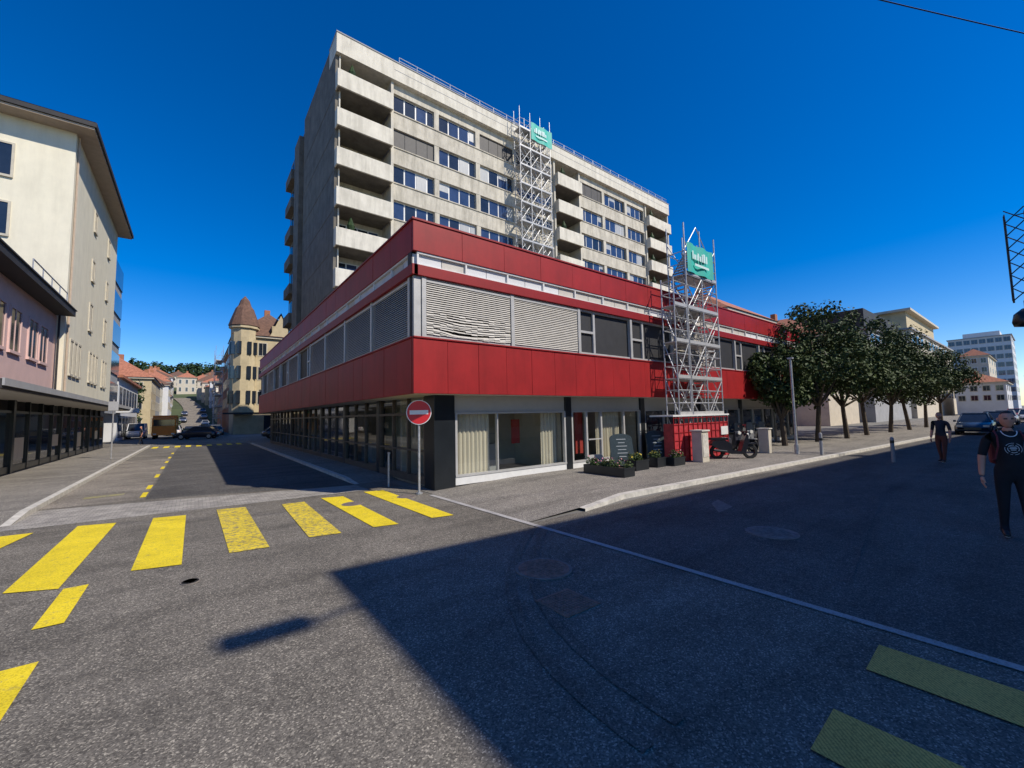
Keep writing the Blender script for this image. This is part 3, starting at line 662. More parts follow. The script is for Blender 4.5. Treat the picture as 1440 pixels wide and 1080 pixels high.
# ------------------------------------------------------------------ foliage
def leafcloud(m,centers,n,size,rd,flat=1.0):
    for (c,rad) in centers:
        for _ in range(n):
            d=Vector((rd.gauss(0,1),rd.gauss(0,1),rd.gauss(0,1)*flat)); d=d.normalized()*(rad*rd.random()**.45)
            p=Vector(c)+d; s=size*rd.uniform(.6,1.35)
            nrm=(d.normalized()+Vector((rd.uniform(-1,1),rd.uniform(-1,1),rd.uniform(-.4,1.2)))).normalized()
            u=nrm.orthogonal().normalized(); u.rotate(Matrix.Rotation(rd.random()*6.28,3,nrm)); v=nrm.cross(u)
            a=p+u*s*.5; b_=p+v*s*.32+nrm*s*.08; c_=p-u*s*.5; e_=p-v*s*.32+nrm*s*.08
            m.quad(tuple(a),tuple(b_),tuple(c_),tuple(e_))
def tree(x,y,h,r,seed,z0=.1,name='street_tree'):
    rd=random.Random(seed); p=empty(name); t=M(); th=h*.27
    lx,ly=rd.uniform(-.25,.25),rd.uniform(-.25,.25)
    t.tube((x,y,z0),(x+lx,y+ly,th),.15,.11,8); top=Vector((x+lx,y+ly,th)); cs=[]
    for i in range(7):
        an=i*2*math.pi/7+rd.random()*.5; el=rd.uniform(.4,1.1); ln=r*rd.uniform(.7,1.15)
        e=top+Vector((math.cos(an)*math.cos(el)*ln,math.sin(an)*math.cos(el)*ln,math.sin(el)*ln*1.25)); t.tube(top,e,.07,.03,6)
        for k in range(3):
            e2=e+Vector((rd.uniform(-1,1),rd.uniform(-1,1),rd.uniform(-.2,1)))*r*.5; t.tube(e,e2,.03,.01,5)
            cs.append((e2,r*rd.uniform(.22,.36)))
        cs.append((e,r*rd.uniform(.25,.38)))
    t.tube(top,(x,y,h*.9),.1,.03,6)
    cz=(th+h)/2+.1; hh=(h-th)/2
    for i in range(36):
        d=Vector((rd.gauss(0,1),rd.gauss(0,1),rd.gauss(0,1))).normalized()*rd.uniform(.4,1.0)
        cs.append((Vector((x+d.x*r,y+d.y*r,cz+d.z*hh)),r*rd.uniform(.18,.34)))
    l=M(); leafcloud(l,cs,135,.2,rd)
    t.obj('trunk',m_bark,p); l.obj('leaves',m_leaf,p)
for i,(x,y,h,rr) in enumerate([(24.6,8.6,5.6,1.6),(28.6,8.3,7.9,2.4),(32.6,7.9,7.7,2.5),(37.2,7.9,8.6,2.5),(42,7.5,7.9,2.4),(47,7.2,8.6,2.5),(53,7.0,8.0,2.5),(60,6.8,8.4,2.6)]):
    tree(x,y,h,rr,i+3)
fm=M(); rdd=random.Random(5); cs=[]
for i in range(420):
    x=rdd.uniform(-110,60); y=rdd.uniform(360,420); cs.append(((x,y,hz(x,y)+rdd.uniform(2,9)),rdd.uniform(2.2,4.5)))
leafcloud(fm,cs,34,2.0,rdd); fm.obj('forest',m_leafd)
fm=M(); cs=[]
for i in range(70):
    x=rdd.uniform(-70,20); y=rdd.uniform(200,350); cs.append(((x,y,hz(x,y)+rdd.uniform(1,5)),rdd.uniform(1.5,3)))
leafcloud(fm,[c for c in cs if abs(c[0][0]-rc(c[0][1]))>6],40,1.2,rdd); fm.obj('hillside_trees',m_leafd)
fm=M(); cs=[]
for i in range(60):
    x=rdd.uniform(-16,-7.5); y=rdd.uniform(86,98); cs.append(((x,y,rdd.uniform(3,9)),rdd.uniform(.8,1.5)))
leafcloud(fm,cs,60,.5,rdd); fm.obj('garden_trees',m_leafd)
fm=M(); cs=[]
for i in range(110):
    x=rdd.uniform(120,200); y=rdd.uniform(-5,0); cs.append(((x,y,rdd.uniform(1,7)),rdd.uniform(1,2)))
leafcloud(fm,cs,40,.7,rdd); fm.obj('distant_trees',m_leafd)
# ------------------------------------------------------------------ right background buildings
house('tiled_roof_house',58,70,15.5,28,3,10.5,3.6,m_beige2,m_tile,3,4,4)
house('tiled_roof_house',44,56,20,30,3,12.5,3.6,m_pink,m_tile,3,4,4)
p=house('dark_office_building',74,98,14.6,30,3,13.0,0,m_greyW,m_tileB,4,8,5,roof='flat',ww=2.0); a=M(); a.box(75,97,15.2,29,13.3,16.2); a.obj('set_back_storey',m_eave,p)
a=M(); a.box(74,98,13.9,14.55,6,6.2); a.box(74,98,13.9,14.55,9.2,9.4); a.obj('balcony_bands',m_wht,p)
p=house('beige_apartment_building',99,150,14.0,30,3,15.6,0,m_beige2,m_tileB,4,12,4,roof='flat',ww=2.4); a=M(); a.box(101,130,14.6,29,15.9,19.2); a.obj('penthouse',m_beige,p)
a=M(); a.box(100,131,13.8,30,19.2,19.6); a.obj('penthouse_roof',m_beige2,p)
p=house('white_office_tower',248,275,7.2,24,3,29,0,m_wht,m_tile,8,3,8,roof='flat',winm=m_gl2,ww=1.6)
a=M(); a.box(252,270,10,20,29.3,31.5); a.obj('roof_plant_room',m_wht,p)
house('tiled_low_building',128,146,5.0,12,2.5,6.4,2.0,m_wht,m_tile,2,3,4)
house('white_apartment_building',210,240,-3,4,3,11,0,m_wht,m_tile,3,3,3,roof='flat')
house('white_apartment_building',165,190,9,14,3,15,2,m_beige2,m_tile,5,3,3)
OB=empty('opposite_building'); H=15.0; bx,by=1.42+.48*H,5.95-.89*H
a=M(); pts=[(bx,by),(bx+95,by-5.2),(bx+95,by-22),(bx,by-22)]
a.poly([(x,y,H) for x,y in pts])
for q in range(4):
    (xa,ya),(xb,yb)=pts[q],pts[(q+1)%4]; a.quad((xa,ya,0),(xb,yb,0),(xb,yb,H),(xa,ya,H))
a.obj('walls',m_beige2,OB)
b=M()
for k in range(30):
    for z in (1,4.6,8.0,11.4):
        x=bx+1.2+k*3; y=by-(x-bx)*5.2/95; b.box(x,x+1.3,y-.08,y+.04,z,z+1.8)
for k in range(6):
    for z in (1,4.6,8.0,11.4): b.box(bx-.04,bx+.05,by-3-k*3,by-1.7-k*3,z,z+1.8)
b.obj('windows',m_gl,OB)
WL=empty('wall_lamp'); zl=13.9; lx,ly=.48*zl,-.89*zl
a=M(); a.tube((.95+lx,4.58+ly,zl),(bx,4.75+ly,zl+.05),.035); a.obj('arm',m_steel,WL); a=M(); a.box(.22+lx,.96+lx,4.53+ly,4.8+ly,zl-.1,zl+.06)
a.obj('lamp_head',m_steel,WL,.02)
a=M(); P0=Vector((-6,8.1,8.9)); P1=Vector((27,-7.5,9.4)); pr=None
for i in range(25):
    t=i/24; q=P0.lerp(P1,t); q.z-=.55*math.sin(math.pi*t)
    if pr: a.tube(pr,q,.009,n=5)
    pr=q
a.obj('overhead_cable',m_tyre)
a=M(); a.tube((-6,8.1,0),(-6,8.1,9.1),.1,.07,10); a.obj('utility_pole',m_steel)
LS=empty('hanging_street_lantern'); a=M(); cx,cy=24.6,.3
for dx in (-.25,.25):
    for dy in (-.25,.25): a.tube((cx+dx,cy+dy,5.9),(cx+dx,cy+dy,9.2),.03)
z=5.9
while z<9.0:
    a.tube((cx-.25,cy-.25,z),(cx-.25,cy+.25,z+.5),.02); a.tube((cx-.25,cy+.25,z),(cx-.25,cy-.25,z+.5),.02); a.tube((cx-.25,cy-.25,z),(cx+.25,cy-.25,z+.5),.02); a.tube((cx-.25,cy+.25,z),(cx+.25,cy+.25,z+.5),.02); z+=.5
a.tube((cx,cy,9.2),(cx+.3,-8.0,9.5),.02); a.tube((cx,cy,5.9),(cx,cy,5.6),.02)
a.obj('lattice_frame',m_black,LS); a=M(); a.lathe((cx,cy,4.9),[(.05,0),(.32,.05),(.36,.2),(.3,.5),(.08,.7)],14); a.obj('lantern',m_black,LS,smooth=True)
# ------------------------------------------------------------------ street furniture
NS=empty('no_entry_sign'); sx,sy=4.72,10.2
a=M(); a.tube((sx,sy,0),(sx,sy,2.42),.03,n=10); a.tube((sx,sy,0),(sx,sy,.04),.09,n=12); a.obj('pole',m_steel,NS)
def disc(m,c,nrm,r,d0,d1,n=32):
    c=Vector(c); nrm=Vector(nrm).normalized(); m.tube(c+nrm*d0,c+nrm*d1,r,n=n)
nd=Vector((-.42,-.9,0)); cc=(sx,sy,2.13)
a=M(); disc(a,cc,nd,.325,.035,.05); a.obj('rim',m_signW,NS); a=M(); disc(a,cc,nd,.305,.051,.056); a.obj('disc',m_signR,NS)
a=M(); n=nd.normalized(); tt=Vector((-n.y,n.x,0)); c0=Vector(cc)
a.poly([tuple(c0+n*.06+tt*u+Vector((0,0,w))) for u,w in ((-.24,-.055),(.24,-.055),(.24,.055),(-.24,.055))])
a.obj('bar',m_signW,NS)
SB=empty('street_marker_post'); a=M(); a.tube((4.55,11.9,0),(4.55,11.9,.95),.03); a.box(4.52,4.58,11.86,11.94,.95,1.0); a.obj('post',m_steel,SB)
def planter(name,x0,x1,y0,y1,h,fl,seed):
    p=empty(name); z=.1; a=M(); i=.035
    a.box(x0,x1,y0,y0+i,z,z+h); a.box(x0,x1,y1-i,y1,z,z+h); a.box(x0,x0+i,y0+i,y1-i,z,z+h); a.box(x1-i,x1,y0+i,y1-i,z,z+h); a.box(x0-.015,x1+.015,y0-.015,y0-.001,z+h-.05,z+h+.004); a.obj('trough',m_black,p)
    s=M(); s.box(x0+i,x1-i,y0+i,y1-i,z,z+h-.04); s.obj('soil',m_soil,p)
    rd=random.Random(seed); l=M(); cs=[((rd.uniform(x0+.1,x1-.1),rd.uniform(y0+.1,y1-.1),z+h+rd.uniform(0,.14)),.14) for _ in range(int(10*(x1-x0+y1-y0)))]
    leafcloud(l,cs,45,.07,rd); l.obj('plants',m_leaf,p)
    f=M(); leafcloud(f,[((c[0][0],c[0][1],c[0][2]+.07),.12) for c in cs],4,.06,rd); f.obj('flowers',fl,p)
fy=mat('flower_yellow',(.7,.5,.05),.7,.1); fw=mat('flower_pink',(.6,.25,.3),.7,.1)
planter('flower_planter',10.0,10.5,7.7,9.3,.28,fw,1); planter('flower_planter',11.4,12.1,8.3,8.75,.34,fy,2); planter('flower_planter',12.6,13.1,8.3,8.7,.34,fy,3); planter('flower_planter',13.3,14.0,8.1,8.5,.3,fw,4)
def board(x,y,w,h,rot):
    p=empty('menu_board'); R=Matrix.Rotation(rot,3,'Z'); T=Vector((x,y,.1))
    a=M(); n=8; pts=[(-w/2,0),(w/2,0),(w/2*.93,h*.86)]+[(w/2*.93*math.cos(t*math.pi/n),h*.86+h*.14*math.sin(t*math.pi/n)) for t in range(1,n)]+[(-w/2*.93,h*.86)]
    lean=.22
    fr=[(px,lean*pz,pz+.0) for px,pz in pts]; bkp=[(px,lean*pz+.05,pz) for px,pz in pts]
    a.poly(fr); a.poly(list(reversed(bkp)))
    for i in range(len(pts)):
        j=(i+1)%len(pts); a.quad(fr[i],fr[j],bkp[j],bkp[i])
    a.box(-w/2,w/2,.35,.4,0,.06); a.tube((-w*.4,.4,.02),(-w*.38,lean*h*.85+.05,h*.85),.015); a.tube((w*.4,.4,.02),(w*.38,lean*h*.85+.05,h*.85),.015)
    b=M(); z=h*.82
    for wdt in (.4,.28,.46,.35,.42,.3):
        b.quad((-w/2*wdt,lean*z-.006,z),(w/2*wdt,lean*z-.006,z),(w/2*wdt,lean*(z+.022)-.006,z+.022),(-w/2*wdt,lean*(z+.022)-.006,z+.022)); z-=h*.105
    for q,mm,nn in ((a,m_graniteb,'slab'),(b,m_txt,'lettering')): xf(q,lambda v:R@v+T); q.obj(nn,mm,p)
board(12.15,9.35,.9,1.15,-.5); board(14.05,9.15,.9,1.2,-.5)
UB=empty('utility_cabinet'); a=M(); a.box(14.95,15.45,7.95,8.35,.1,1.24); a.obj('body',m_box,UB,.02); a=M(); a.box(14.91,15.49,7.9,8.4,1.245,1.3); a.box(15.0,15.4,7.935,7.947,.3,1.15); a.obj('lid',m_kerb,UB,.01)
UB=empty('utility_cabinet'); a=M(); a.box(19.9,20.3,7.6,8.0,.1,1.15); a.obj('body',m_box,UB,.02); a=M(); a.box(19.86,20.34,7.56,8.04,1.153,1.2); a.obj('lid',m_kerb,UB,.01)
LP=empty('lamp_post'); a=M(); a.tube((20.4,6.7,.1),(20.4,6.7,4.2),.055,.045,10); a.tube((20.4,6.7,.1),(20.4,6.7,.5),.09,n=10); a.box(20.32,20.48,6.6,6.8,4.18,4.24); a.obj('post',m_steel,LP)
for x,y in ((20.5,5.85),(20.2,3.6)):
    B=empty('bollard'); a=M(); a.lathe((x,y,.0 if y<5 else .1),[(.06,0),(.06,.86),(.05,.9),(.02,.92)],12); a.obj('post',m_greyW,B); a=M(); a.lathe((x,y,0),[(.063,.7),(.063,.8)],12); a.obj('band',m_black,B)
# ------------------------------------------------------------------ vehicles
def wheel(m,c,ax,r,w):
    c=Vector(c); ax=Vector(ax); prof=[(r*.62,0),(r*.93,0),(r,w*.2),(r,w*.8),(r*.93,w),(r*.62,w)]
    u=Vector((0,0,1)); v=ax.cross(u); n=20; i=len(m.v)
    for rr,t in prof:
        for k in range(n):
            an=2*math.pi*k/n; m.v.append(tuple(c+ax*(t-w/2)+u*rr*math.cos(an)+v*rr*math.sin(an)))
    L_=len(prof)
    for j in range(L_):
        for k in range(n):
            m.f.append((i+j*n+k,i+j*n+(k+1)%n,i+((j+1)%L_)*n+(k+1)%n,i+((j+1)%L_)*n+k))
paintm={}
def car(name,x,y,rot,colr,z=.01,van=False,s=1.0):
    key=str(colr)
    if key not in paintm: paintm[key]=mat('car_paint_%d'%len(paintm),colr,.25,.05,2,spec=.7)
    p=empty(name)
    if not van: S=[(-2.15,.70,.38,.66),(-2.05,.82,.28,.80),(-1.5,.87,.22,.92),(-.6,.88,.2,.94),(.4,.88,.2,.92),(1.1,.87,.2,.86),(1.8,.83,.22,.76),(2.1,.74,.3,.62),(2.16,.66,.36,.5)]
    else: S=[(-2.35,.80,.35,.9),(-2.28,.9,.28,1.05),(-1,.93,.22,1.1),(.8,.93,.22,1.1),(1.6,.9,.22,1.0),(2.2,.86,.25,.9),(2.35,.76,.35,.65)]
    b=M(); n=len(S)
    for (sx_,hw,z0,z1) in S:
        for (yy,zz_) in ((-hw*.9,z0),(-hw,z0+.12),(-hw,z1-.12),(-hw*.88,z1),(hw*.88,z1),(hw,z1-.12),(hw,z0+.12),(hw*.9,z0)): b.v.append((sx_,yy,zz_))
    for i in range(n-1):
        for k in range(8): b.f.append((i*8+k,i*8+(k+1)%8,(i+1)*8+(k+1)%8,(i+1)*8+k))
    b.f.append(tuple(range(8))); b.f.append(tuple((n-1)*8+k for k in reversed(range(8))))
    g_=M(); rf=M()
    if not van: base=[(-1.85,.74),(1.0,.78)]; top=[(-1.25,.58),(.25,.6)]; zb_,zt_=.88,1.42
    else: base=[(-2.3,.84),(1.6,.84)]; top=[(-2.2,.76),(.9,.76)]; zb_,zt_=1.05,1.9
    B_=[(base[0][0],-base[0][1],zb_),(base[1][0],-base[1][1],zb_),(base[1][0],base[1][1],zb_),(base[0][0],base[0][1],zb_)]
    T_=[(top[0][0],-top[0][1],zt_),(top[1][0],-top[1][1],zt_),(top[1][0],top[1][1],zt_),(top[0][0],top[0][1],zt_)]
    for k in range(4): g_.quad(B_[k],B_[(k+1)%4],T_[(k+1)%4],T_[k])
    rf.box(top[0][0]-.03,top[1][0]+.03,-top[0][1]-.01,top[0][1]+.01,zt_,zt_+.05)
    for k in range(4): rf.tube(B_[k],T_[k],.045)
    for sg in (-1,1):
        xm=(base[0][0]+base[1][0])/2; rf.tube((xm,sg*.775 if not van else sg*.84,zb_),(xm-.1,sg*.61 if not van else sg*.765,zt_),.035); rf.box(.55,.75,sg*.95-.07,sg*.95+.07,zb_-.02,zb_+.12)
    w=M(); hub=M()
    for wx in (-1.35,1.35):
        for sg in (-1,1): wheel(w,(wx,sg*.8,.32),(0,1,0),.32,.2); hub.tube((wx,sg*.74,.32),(wx,sg*.9,.32),.19,n=12)
    lf=M(); rl=M(); fx=S[-2][0]; rx=S[1][0]
    for sg in (-1,1): lf.box(fx-.05,fx+.04,sg*.62-.14,sg*.62+.14,.55,.68); rl.box(rx-.05,rx+.03,sg*.66-.12,sg*.66+.12,.6,.76)
    gr=M(); gr.box(fx+.02,fx+.07,-.4,.4,.36,.52)
    R=Matrix.Rotation(rot,3,'Z'); T=Vector((x,y,z))
    for q,mm,nn,sm in ((b,paintm[key],'body',True),(g_,m_gl,'windows',False),(rf,paintm[key],'roof',False),(w,m_tyre,'tyres',True),(hub,m_steel,'hubs',False),(lf,m_lamp,'headlights',False),(rl,m_signR,'tail_lights',False),(gr,m_black,'grille',False)):
        xf(q,lambda v:R@(v*s)+T); q.obj(nn,mm,p,.02 if nn=='roof' else 0,sm)
PI=math.pi
car('parked_car',44,3.3,PI,(.03,.05,.09)); car('parked_car',54,2.9,PI,(.02,.02,.025)); car('parked_car',66,2.9,PI,(.35,.35,.36))
car('parked_car',75,1.5,PI,(.5,.5,.5)); car('parked_car',90,3,PI,(.3,.02,.02))
car('parked_car',1.7,68,-PI/2,(.02,.025,.03)); car('parked_car',2.6,76,-PI/2,(.3,.31,.32)); car('parked_car',2.6,84,-PI/2,(.03,.04,.08)); car('parked_car',2.6,92,-PI/2,(.5,.5,.5)); car('parked_car',.4,61,2.8,(.02,.02,.03)); car('parked_car',2.6,100,-PI/2,(.03,.03,.04)); car('parked_car',-2.4,82,PI/2,(.45,.45,.46)); car('parked_car',-2.4,90,PI/2,(.05,.06,.1))
car('parked_car',-9.5,58,PI,(.5,.5,.5)); car('parked_van',-5.8,72,-PI/2,(.6,.6,.6),van=True)
car('parked_car',8,52,0,(.03,.03,.035))
for k in range(5): car('parked_car',-2.6 if k%2 else 2.4,142+k*11,-PI/2,rd.choice([(.5,.5,.5),(.03,.03,.04),(.3,.02,.02),(.1,.12,.2)]),z=hz(0,142+k*11)+.4)
m_or=mat('truck_orange',(.85,.24,.02),.45,.1,2)
TR=empty('orange_truck'); tx,ty=-2.9,66
a=M(); a.box(tx-1.15,tx+1.15,ty,ty+1.9,.7,2.6); a.obj('cab',m_or,TR,.12); a=M(); a.box(tx-1.2,tx+1.2,ty+2.1,ty+6.5,1.1,2.9); a.box(tx-1.16,tx+1.16,ty-.1,ty-.003,.45,.8); a.obj('tipper_body',m_or,TR,.05)
a=M(); a.box(tx-1.0,tx+1.0,ty-.02,ty+.05,1.6,2.35); a.box(tx+1.1,tx+1.17,ty+.3,ty+1.3,1.6,2.3); a.obj('windscreen',m_gl,TR); a=M(); a.box(tx-.5,tx+.5,ty+.3,ty+6.4,.6,.95); a.obj('chassis',m_black,TR)
a=M()
for yy in (ty+1,ty+4.2,ty+5.5):
    for s_ in (-1,1): wheel(a,(tx+s_*.95,yy,.48),(1,0,0),.48,.3)
a.obj('wheels',m_tyre,TR); a=M()
for s_ in (-1,1): a.box(tx+s_*.85-.15,tx+s_*.85+.15,ty-.14,ty-.1,.55,.7)
a.obj('headlights',m_lamp,TR)
def scooter(x,y,rot,colr):
    p=empty('parked_scooter'); w=M(); wheel(w,(-.6,0,.28),(0,1,0),.28,.12); wheel(w,(.65,0,.28),(0,1,0),.28,.11)
    b=M()
    prof=[(-.85,.55),(-.8,.72),(-.3,.74),(-.1,.6),(-.05,.32),(.25,.3),(.4,.75),(.5,.98),(.56,.95),(.55,.6),(.42,.22),(-.1,.2),(-.4,.3)]
    hw=.17
    b.poly([(px,-hw,pz) for px,pz in prof]); b.poly([(px,hw,pz) for px,pz in reversed(prof)])
    for i in range(len(prof)):
        j=(i+1)%len(prof); b.quad((prof[i][0],-hw,prof[i][1]),(prof[j][0],-hw,prof[j][1]),(prof[j][0],hw,prof[j][1]),(prof[i][0],hw,prof[i][1]))
    b.box(.45,.85,-.09,.09,.56,.62); b.box(-.9,-.45,-.1,.1,.56,.6)
    s_=M(); s_.box(-.85,-.2,-.15,.15,.745,.84); s_.tube((.47,-.32,1.06),(.47,.32,1.06),.02); s_.tube((.62,0,.28),(.45,0,1.05),.03); s_.tube((.47,-.28,1.06),(.42,-.3,1.25),.01); s_.tube((.47,.28,1.06),(.42,.3,1.25),.01)
    s_.box(.4,.44,-.34,-.22,1.22,1.3); s_.box(.4,.44,.22,.34,1.22,1.3); s_.tube((-.1,.1,.2),(-.15,.25,0),.015)
    s_.tube((-.3,-.2,.3),(-.8,-.22,.36),.05)
    R=Matrix.Rotation(rot,3,'Z'); T=Vector((x,y,.1)); pm=mat('scooter_paint',colr,.25,.05)
    wl=M(); wl.box(.5,.52,-.16,.16,1.0,1.35); lf=M(); lf.tube((.56,0,.92),(.62,0,.92),.08,n=10)
    for q,mm,nn in ((w,m_tyre,'tyres'),(b,pm,'body'),(s_,m_black,'seat_and_bars'),(wl,m_gl,'windshield'),(lf,m_lamp,'headlight')): xf(q,lambda v:R@v+T); q.obj(nn,mm,p,.03 if nn=='body' else 0)
scooter(17.0,7.8,-.75,(.02,.02,.025)); scooter(19.4,9.0,-2.0,(.05,.05,.06)); scooter(20.6,9.0,-2.0,(.25,.25,.25)); scooter(21.9,9.0,-2.0,(.02,.02,.03))
# ------------------------------------------------------------------ people
def skinmesh(pts,edges,mats,assign,name,parent,T,sub=2,root=0):
    bm=bmesh.new(); lay=bm.verts.layers.skin.verify(); vs=[]
    for (c,r_) in pts:
        v=bm.verts.new(c); vs.append(v)
        rr=r_ if isinstance(r_,tuple) else (r_,r_); v[lay].radius=rr
    vs[root][lay].use_root=True
    for a_,b_ in edges: bm.edges.new((vs[a_],vs[b_]))
    me=bpy.data.meshes.new('tmp'); bm.to_mesh(me); bm.free()
    o=bpy.data.objects.new('tmp',me); COL.objects.link(o)
    sk=o.modifiers.new('s','SKIN'); sk.use_smooth_shade=True
    if sub: sb=o.modifiers.new('u','SUBSURF'); sb.levels=sub; sb.render_levels=sub
    dg=bpy.context.evaluated_depsgraph_get(); dg.update()
    m2=bpy.data.meshes.new_from_object(o.evaluated_get(dg)); m2.name=name
    bpy.data.objects.remove(o)
    m2.materials.clear()
    for mm in mats: m2.materials.append(mm)
    for pl in m2.polygons: pl.material_index=assign(pl.center); pl.use_smooth=True
    m2.transform(T)
    ob=bpy.data.objects.new(name,m2); COL.objects.link(ob); ob.parent=parent; return ob
def person(name,x,y,rot,H,shirt,pants,skin,hair,z=.01,stride=.16,graphic=False,backpack=None,heavy=1.0):
    p=empty(name); s=H/1.80
    T=Matrix.Translation((x,y,z))@Matrix.Rotation(rot,4,'Z')@Matrix.Scale(s,4)
    k=heavy
    P=[((0,0,.95),(.125*k,.16*k)),((.01,0,1.08),(.125*k,.155*k)),((.0,0,1.27),(.12*k,.165*k)),((-.01,0,1.42),(.095,.15)),((-.01,0,1.50),(.055,.06)),((.01,0,1.58),(.05,.052)),
       ((-.01,.15,1.435),.068),((-.02,.205,1.40),.062),((-.03,.255,1.14),.048),((.05,.275,.91),.034),((.065,.275,.87),.028),
       ((-.01,-.15,1.435),.068),((-.02,-.205,1.40),.062),((-.05,-.265,1.14),.048),((-.01,-.29,.90),.034),((.0,-.29,.86),.028),
       ((.0,.095,.86),.095),((stride*.45,.10,.50),.066),((stride,.10,.13),.045),((stride+.02,.10,.06),.042),((stride+.16,.115,.04),.04),((stride-.05,.10,.045),.042),
       ((.0,-.095,.86),.095),((-stride*.3,-.10,.50),.066),((-stride,-.10,.15),.045),((-stride+.02,-.10,.07),.042),((-stride+.16,-.115,.04),.04),((-stride-.05,-.10,.055),.042)]
    E=[(0,1),(1,2),(2,3),(3,4),(4,5),(3,6),(6,7),(7,8),(8,9),(9,10),(3,11),(11,12),(12,13),(13,14),(14,15),(0,16),(16,17),(17,18),(18,19),(19,20),(19,21),(0,22),(22,23),(23,24),(24,25),(25,26),(25,27)]
    def asg(c):
        if c.z<.035: return 4
        if c.z<.105: return 3
        arm=abs(c.y)>.195
        if arm and c.z>1.16: return 0
        if arm and c.z>.8 and abs(c.y)>.22: return 2
        if c.z<.955: return 1
        if c.z>1.515: return 2
        return 0
    skinmesh(P,E,[shirt,pants,skin,m_black,m_signW],asg,'body',p,T)
    for sg,(wx,wy,wz) in ((1,(.068,.275,.865)),(-1,(.002,-.29,.855))):
        pp=[((wx,wy,wz),.024),((wx+.005,wy,wz-.05),(.024,.016)),((wx+.01,wy,wz-.085),(.022,.014))]; ee=[(0,1),(1,2)]
        fl=(.062,.075,.07,.055)
        for i in range(4):
            ox=(i-1.5)*-.019; L_=fl[i]; b0=len(pp)
            pp+= [((wx+.01+ox,wy,wz-.09),.0095),((wx+.012+ox,wy-sg*.006,wz-.09-L_*.5),.0088),((wx+.012+ox,wy-sg*.024,wz-.09-L_),.0072)]
            ee+=[(2,b0),(b0,b0+1),(b0+1,b0+2)]
        b0=len(pp); pp+=[((wx+.033,wy-sg*.008,wz-.055),.011),((wx+.045,wy-sg*.018,wz-.09),.009)]; ee+=[(1,b0),(b0,b0+1)]
        skinmesh(pp,ee,[skin],lambda c:0,'hand_left' if sg>0 else 'hand_right',p,T,1)
    bm=bmesh.new(); bmesh.ops.create_uvsphere(bm,u_segments=28,v_segments=20,radius=1)
    for v in bm.verts:
        X,Y,Z=v.co
        w=1.0-.22*max(0,-Z)**1.3; fx=.100 if X>0 else .098
        nx_=X*fx*(1-.1*max(0,-Z)); ny_=Y*.077*w; nz_=Z*.122
        if X>0:
            nose=math.exp(-((Y*.077/.013)**2))*math.exp(-(((nz_+.012)/.026)**2)); nx_+=.020*nose
            eye=sum(math.exp(-(((ny_-e)/.014)**2)) for e in (.031,-.031))*math.exp(-(((nz_-.012)/.012)**2)); nx_-=.009*eye
            brow=math.exp(-(((nz_-.034)/.01)**2))*math.exp(-((ny_/.05)**2)); nx_+=.004*brow
            lip=math.exp(-(((nz_+.056)/.007)**2))*math.exp(-((ny_/.022)**2)); nx_+=.006*lip
            chin=math.exp(-(((nz_+.1)/.02)**2))*math.exp(-((ny_/.03)**2)); nx_+=.014*chin
        v.co=(nx_+.025,ny_,nz_+1.68)
    me=bpy.data.meshes.new('head'); bm.to_mesh(me); bm.free()
    for mm in (skin,hair,m_lip,m_black): me.materials.append(mm)
    for pl in me.polygons:
        c=pl.center; pl.use_smooth=True
        hx=c.x-.025; hz_=c.z-1.68
        if (hz_>.07+.3*max(0,hx)) or (hx<-.03 and hz_>-.045): pl.material_index=1
        elif hx>.05 and abs(hz_+.056)<.007 and abs(c.y)<.024: pl.material_index=2
        elif hx>.05 and abs(hz_-.012)<.007 and .02<abs(c.y)<.042: pl.material_index=3
    me.transform(T); o=bpy.data.objects.new('head',me); COL.objects.link(o); o.parent=p
    a=M()
    for sg in (-1,1): a.lathe((.015,sg*.078,1.655),[(.004,0),(.016,.012),(.02,.035),(.014,.05),(.003,.055)],8)
    xf(a,lambda v:T@v); a.obj('ears',skin,p,smooth=True)
    if graphic:
        a=M(); cz=1.27; n=22
        X_=lambda yy,zz_: .135*k+.012-.25*yy*yy*6*.2+ (-.05*abs(zz_-1.22))
        for ring in ((.05,.057),(.078,.083)):
            for i in range(n):
                if i%5==4: continue
                t0,t1=2*math.pi*i/n,2*math.pi*(i+1)/n
                q=[(ring[0]*math.cos(t0),ring[0]*math.sin(t0)),(ring[1]*math.cos(t0),ring[1]*math.sin(t0)),(ring[1]*math.cos(t1),ring[1]*math.sin(t1)),(ring[0]*math.cos(t1),ring[0]*math.sin(t1))]
                a.poly([(X_(u,cz+w),u,cz+w) for u,w in q])
        for u,w,l in ((-.03,.02,.06),(-.035,0,.07),(-.025,-.02,.05)): a.poly([(X_(u,cz+w),u,cz+w),(X_(u+l,cz+w),u+l,cz+w),(X_(u+l,cz+w+.01),u+l,cz+w+.01),(X_(u,cz+w+.01),u,cz+w+.01)])
        xf(a,lambda v:T@v); a.obj('shirt_print',m_wht,p)
        a=M(); pr=None
        for i in range(13):
            t=i/12*math.pi; q=Vector((.045+.075*math.sin(t),.075*math.cos(t),1.515-.075*math.sin(t)))
            if pr: a.tube(pr,q,.006,n=5)
            pr=q
        xf(a,lambda v:T@v); a.obj('necklace',m_signW,p)
    if backpack:
        a=M(); a.box(-.3,-.13,-.15,.15,1.02,1.45)
        xf(a,lambda v:T@v); a.obj('backpack',backpack,p,.05)
        a=M()
        for sg in (-1,1):
            pr=None
            for q in ((-.12,.12,1.42),(-.02,.125,1.515),(.085,.125,1.44),(.12*k,.135,1.3),(.09,.165,1.12),(-.1,.15,1.08)):
                q=Vector((q[0],q[1]*sg,q[2]))
                if pr: a.tube(pr,q,.011,n=6)
                pr=q
        xf(a,lambda v:T@v); a.obj('straps',backpack,p)
    return p
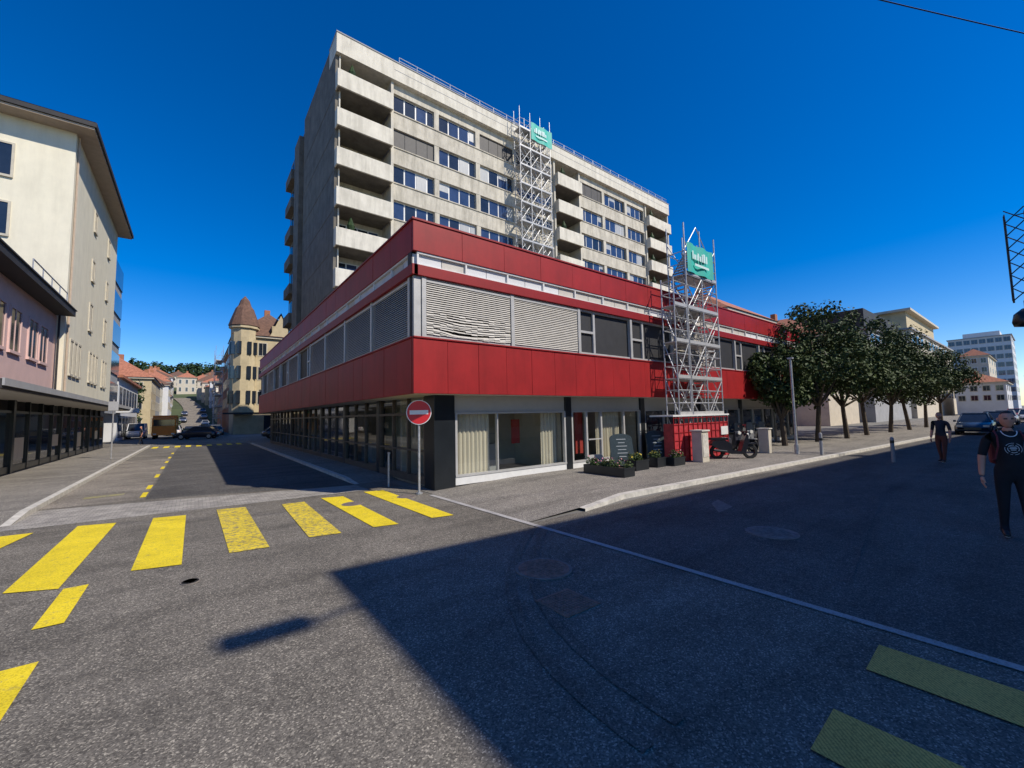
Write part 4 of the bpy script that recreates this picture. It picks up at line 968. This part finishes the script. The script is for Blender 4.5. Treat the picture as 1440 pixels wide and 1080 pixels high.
m_lip=mat('lips',(.3,.09,.08),.5,.05)
m_skin=mat('skin',(.66,.3,.2),.55,.08,10); m_hair=mat('hair_dark',(.04,.028,.02),.8,.2,20)
m_tee=mat('tshirt_black',(.014,.014,.017),.9,.2,8,.3,60); m_jean=mat('trousers_black',(.013,.013,.018),.9,.2,8,.3,60)
m_bp=mat('backpack_red',(.16,.02,.03),.7,.1); m_brown=mat('trousers_rust',(.14,.045,.03),.9,.15); m_grey=mat('shirt_dark',(.03,.03,.04),.9,.15)
person('walking_man',9.75,.42,math.atan2(-.42,-9.75)+.25,1.9,m_tee,m_jean,m_skin,m_hair,graphic=True,backpack=m_bp,stride=.1,heavy=1.08)
person('pedestrian',21.2,2.45,math.radians(160),1.78,m_grey,m_brown,m_skin,m_hair,stride=.12)
person('pedestrian',-3.9,52,math.radians(200),1.7,m_grey,m_jean,m_skin,m_hair)
# ------------------------------------------------------------------ light and sky
sd=Vector((.48,-.89,1.0)).normalized()
sun=bpy.data.lights.new('sun','SUN'); sun.energy=5.0; sun.angle=math.radians(.5); sun.color=(1,.93,.82)
so=bpy.data.objects.new('sun',sun); COL.objects.link(so); so.rotation_euler=sd.to_track_quat('Z','Y').to_euler(); so.location=(20,-30,60)
w=bpy.data.worlds.new('World'); scene.world=w; w.use_nodes=True; nt=w.node_tree; bg=nt.nodes['Background']
sk=nt.nodes.new('ShaderNodeTexSky'); sk.sky_type='NISHITA'; sk.sun_disc=False; sk.sun_elevation=math.asin(sd.z); sk.sun_rotation=math.atan2(sd.x,sd.y)
sk.altitude=1000; sk.air_density=1.0; sk.dust_density=.2; sk.ozone_density=3.0
hs=nt.nodes.new('ShaderNodeHueSaturation'); hs.inputs['Hue'].default_value=.512; hs.inputs['Saturation'].default_value=1.5; hs.inputs['Value'].default_value=1.0
nt.links.new(sk.outputs[0],hs.inputs['Color']); nt.links.new(hs.outputs[0],bg.inputs[0]); bg.inputs[1].default_value=.15
# ------------------------------------------------------------------ camera
f=580;p_=math.atan(44/580);r_=math.radians(1.2);yaw=math.radians(37.6)
Fh=Vector((math.sin(yaw),math.cos(yaw),0)); Rr=Vector((math.cos(yaw),-math.sin(yaw),0)); Up=Vector((0,0,1))
Fw=Fh*math.cos(p_)+Up*math.sin(p_); U=-Fh*math.sin(p_)+Up*math.cos(p_)
Xc=Rr*math.cos(r_)-U*math.sin(r_); Yc=Rr*math.sin(r_)+U*math.cos(r_); Zc=-Fw
cam=bpy.data.cameras.new('camera'); co=bpy.data.objects.new('camera',cam); COL.objects.link(co)
co.matrix_world=Matrix(((Xc.x,Yc.x,Zc.x,0),(Xc.y,Yc.y,Zc.y,0),(Xc.z,Yc.z,Zc.z,2.0),(0,0,0,1)))
cam.sensor_width=36; cam.lens=14.5; cam.clip_end=3000; cam.clip_start=.05
scene.camera=co
scene.view_settings.view_transform='Standard'; scene.view_settings.look='None'; scene.view_settings.exposure=0
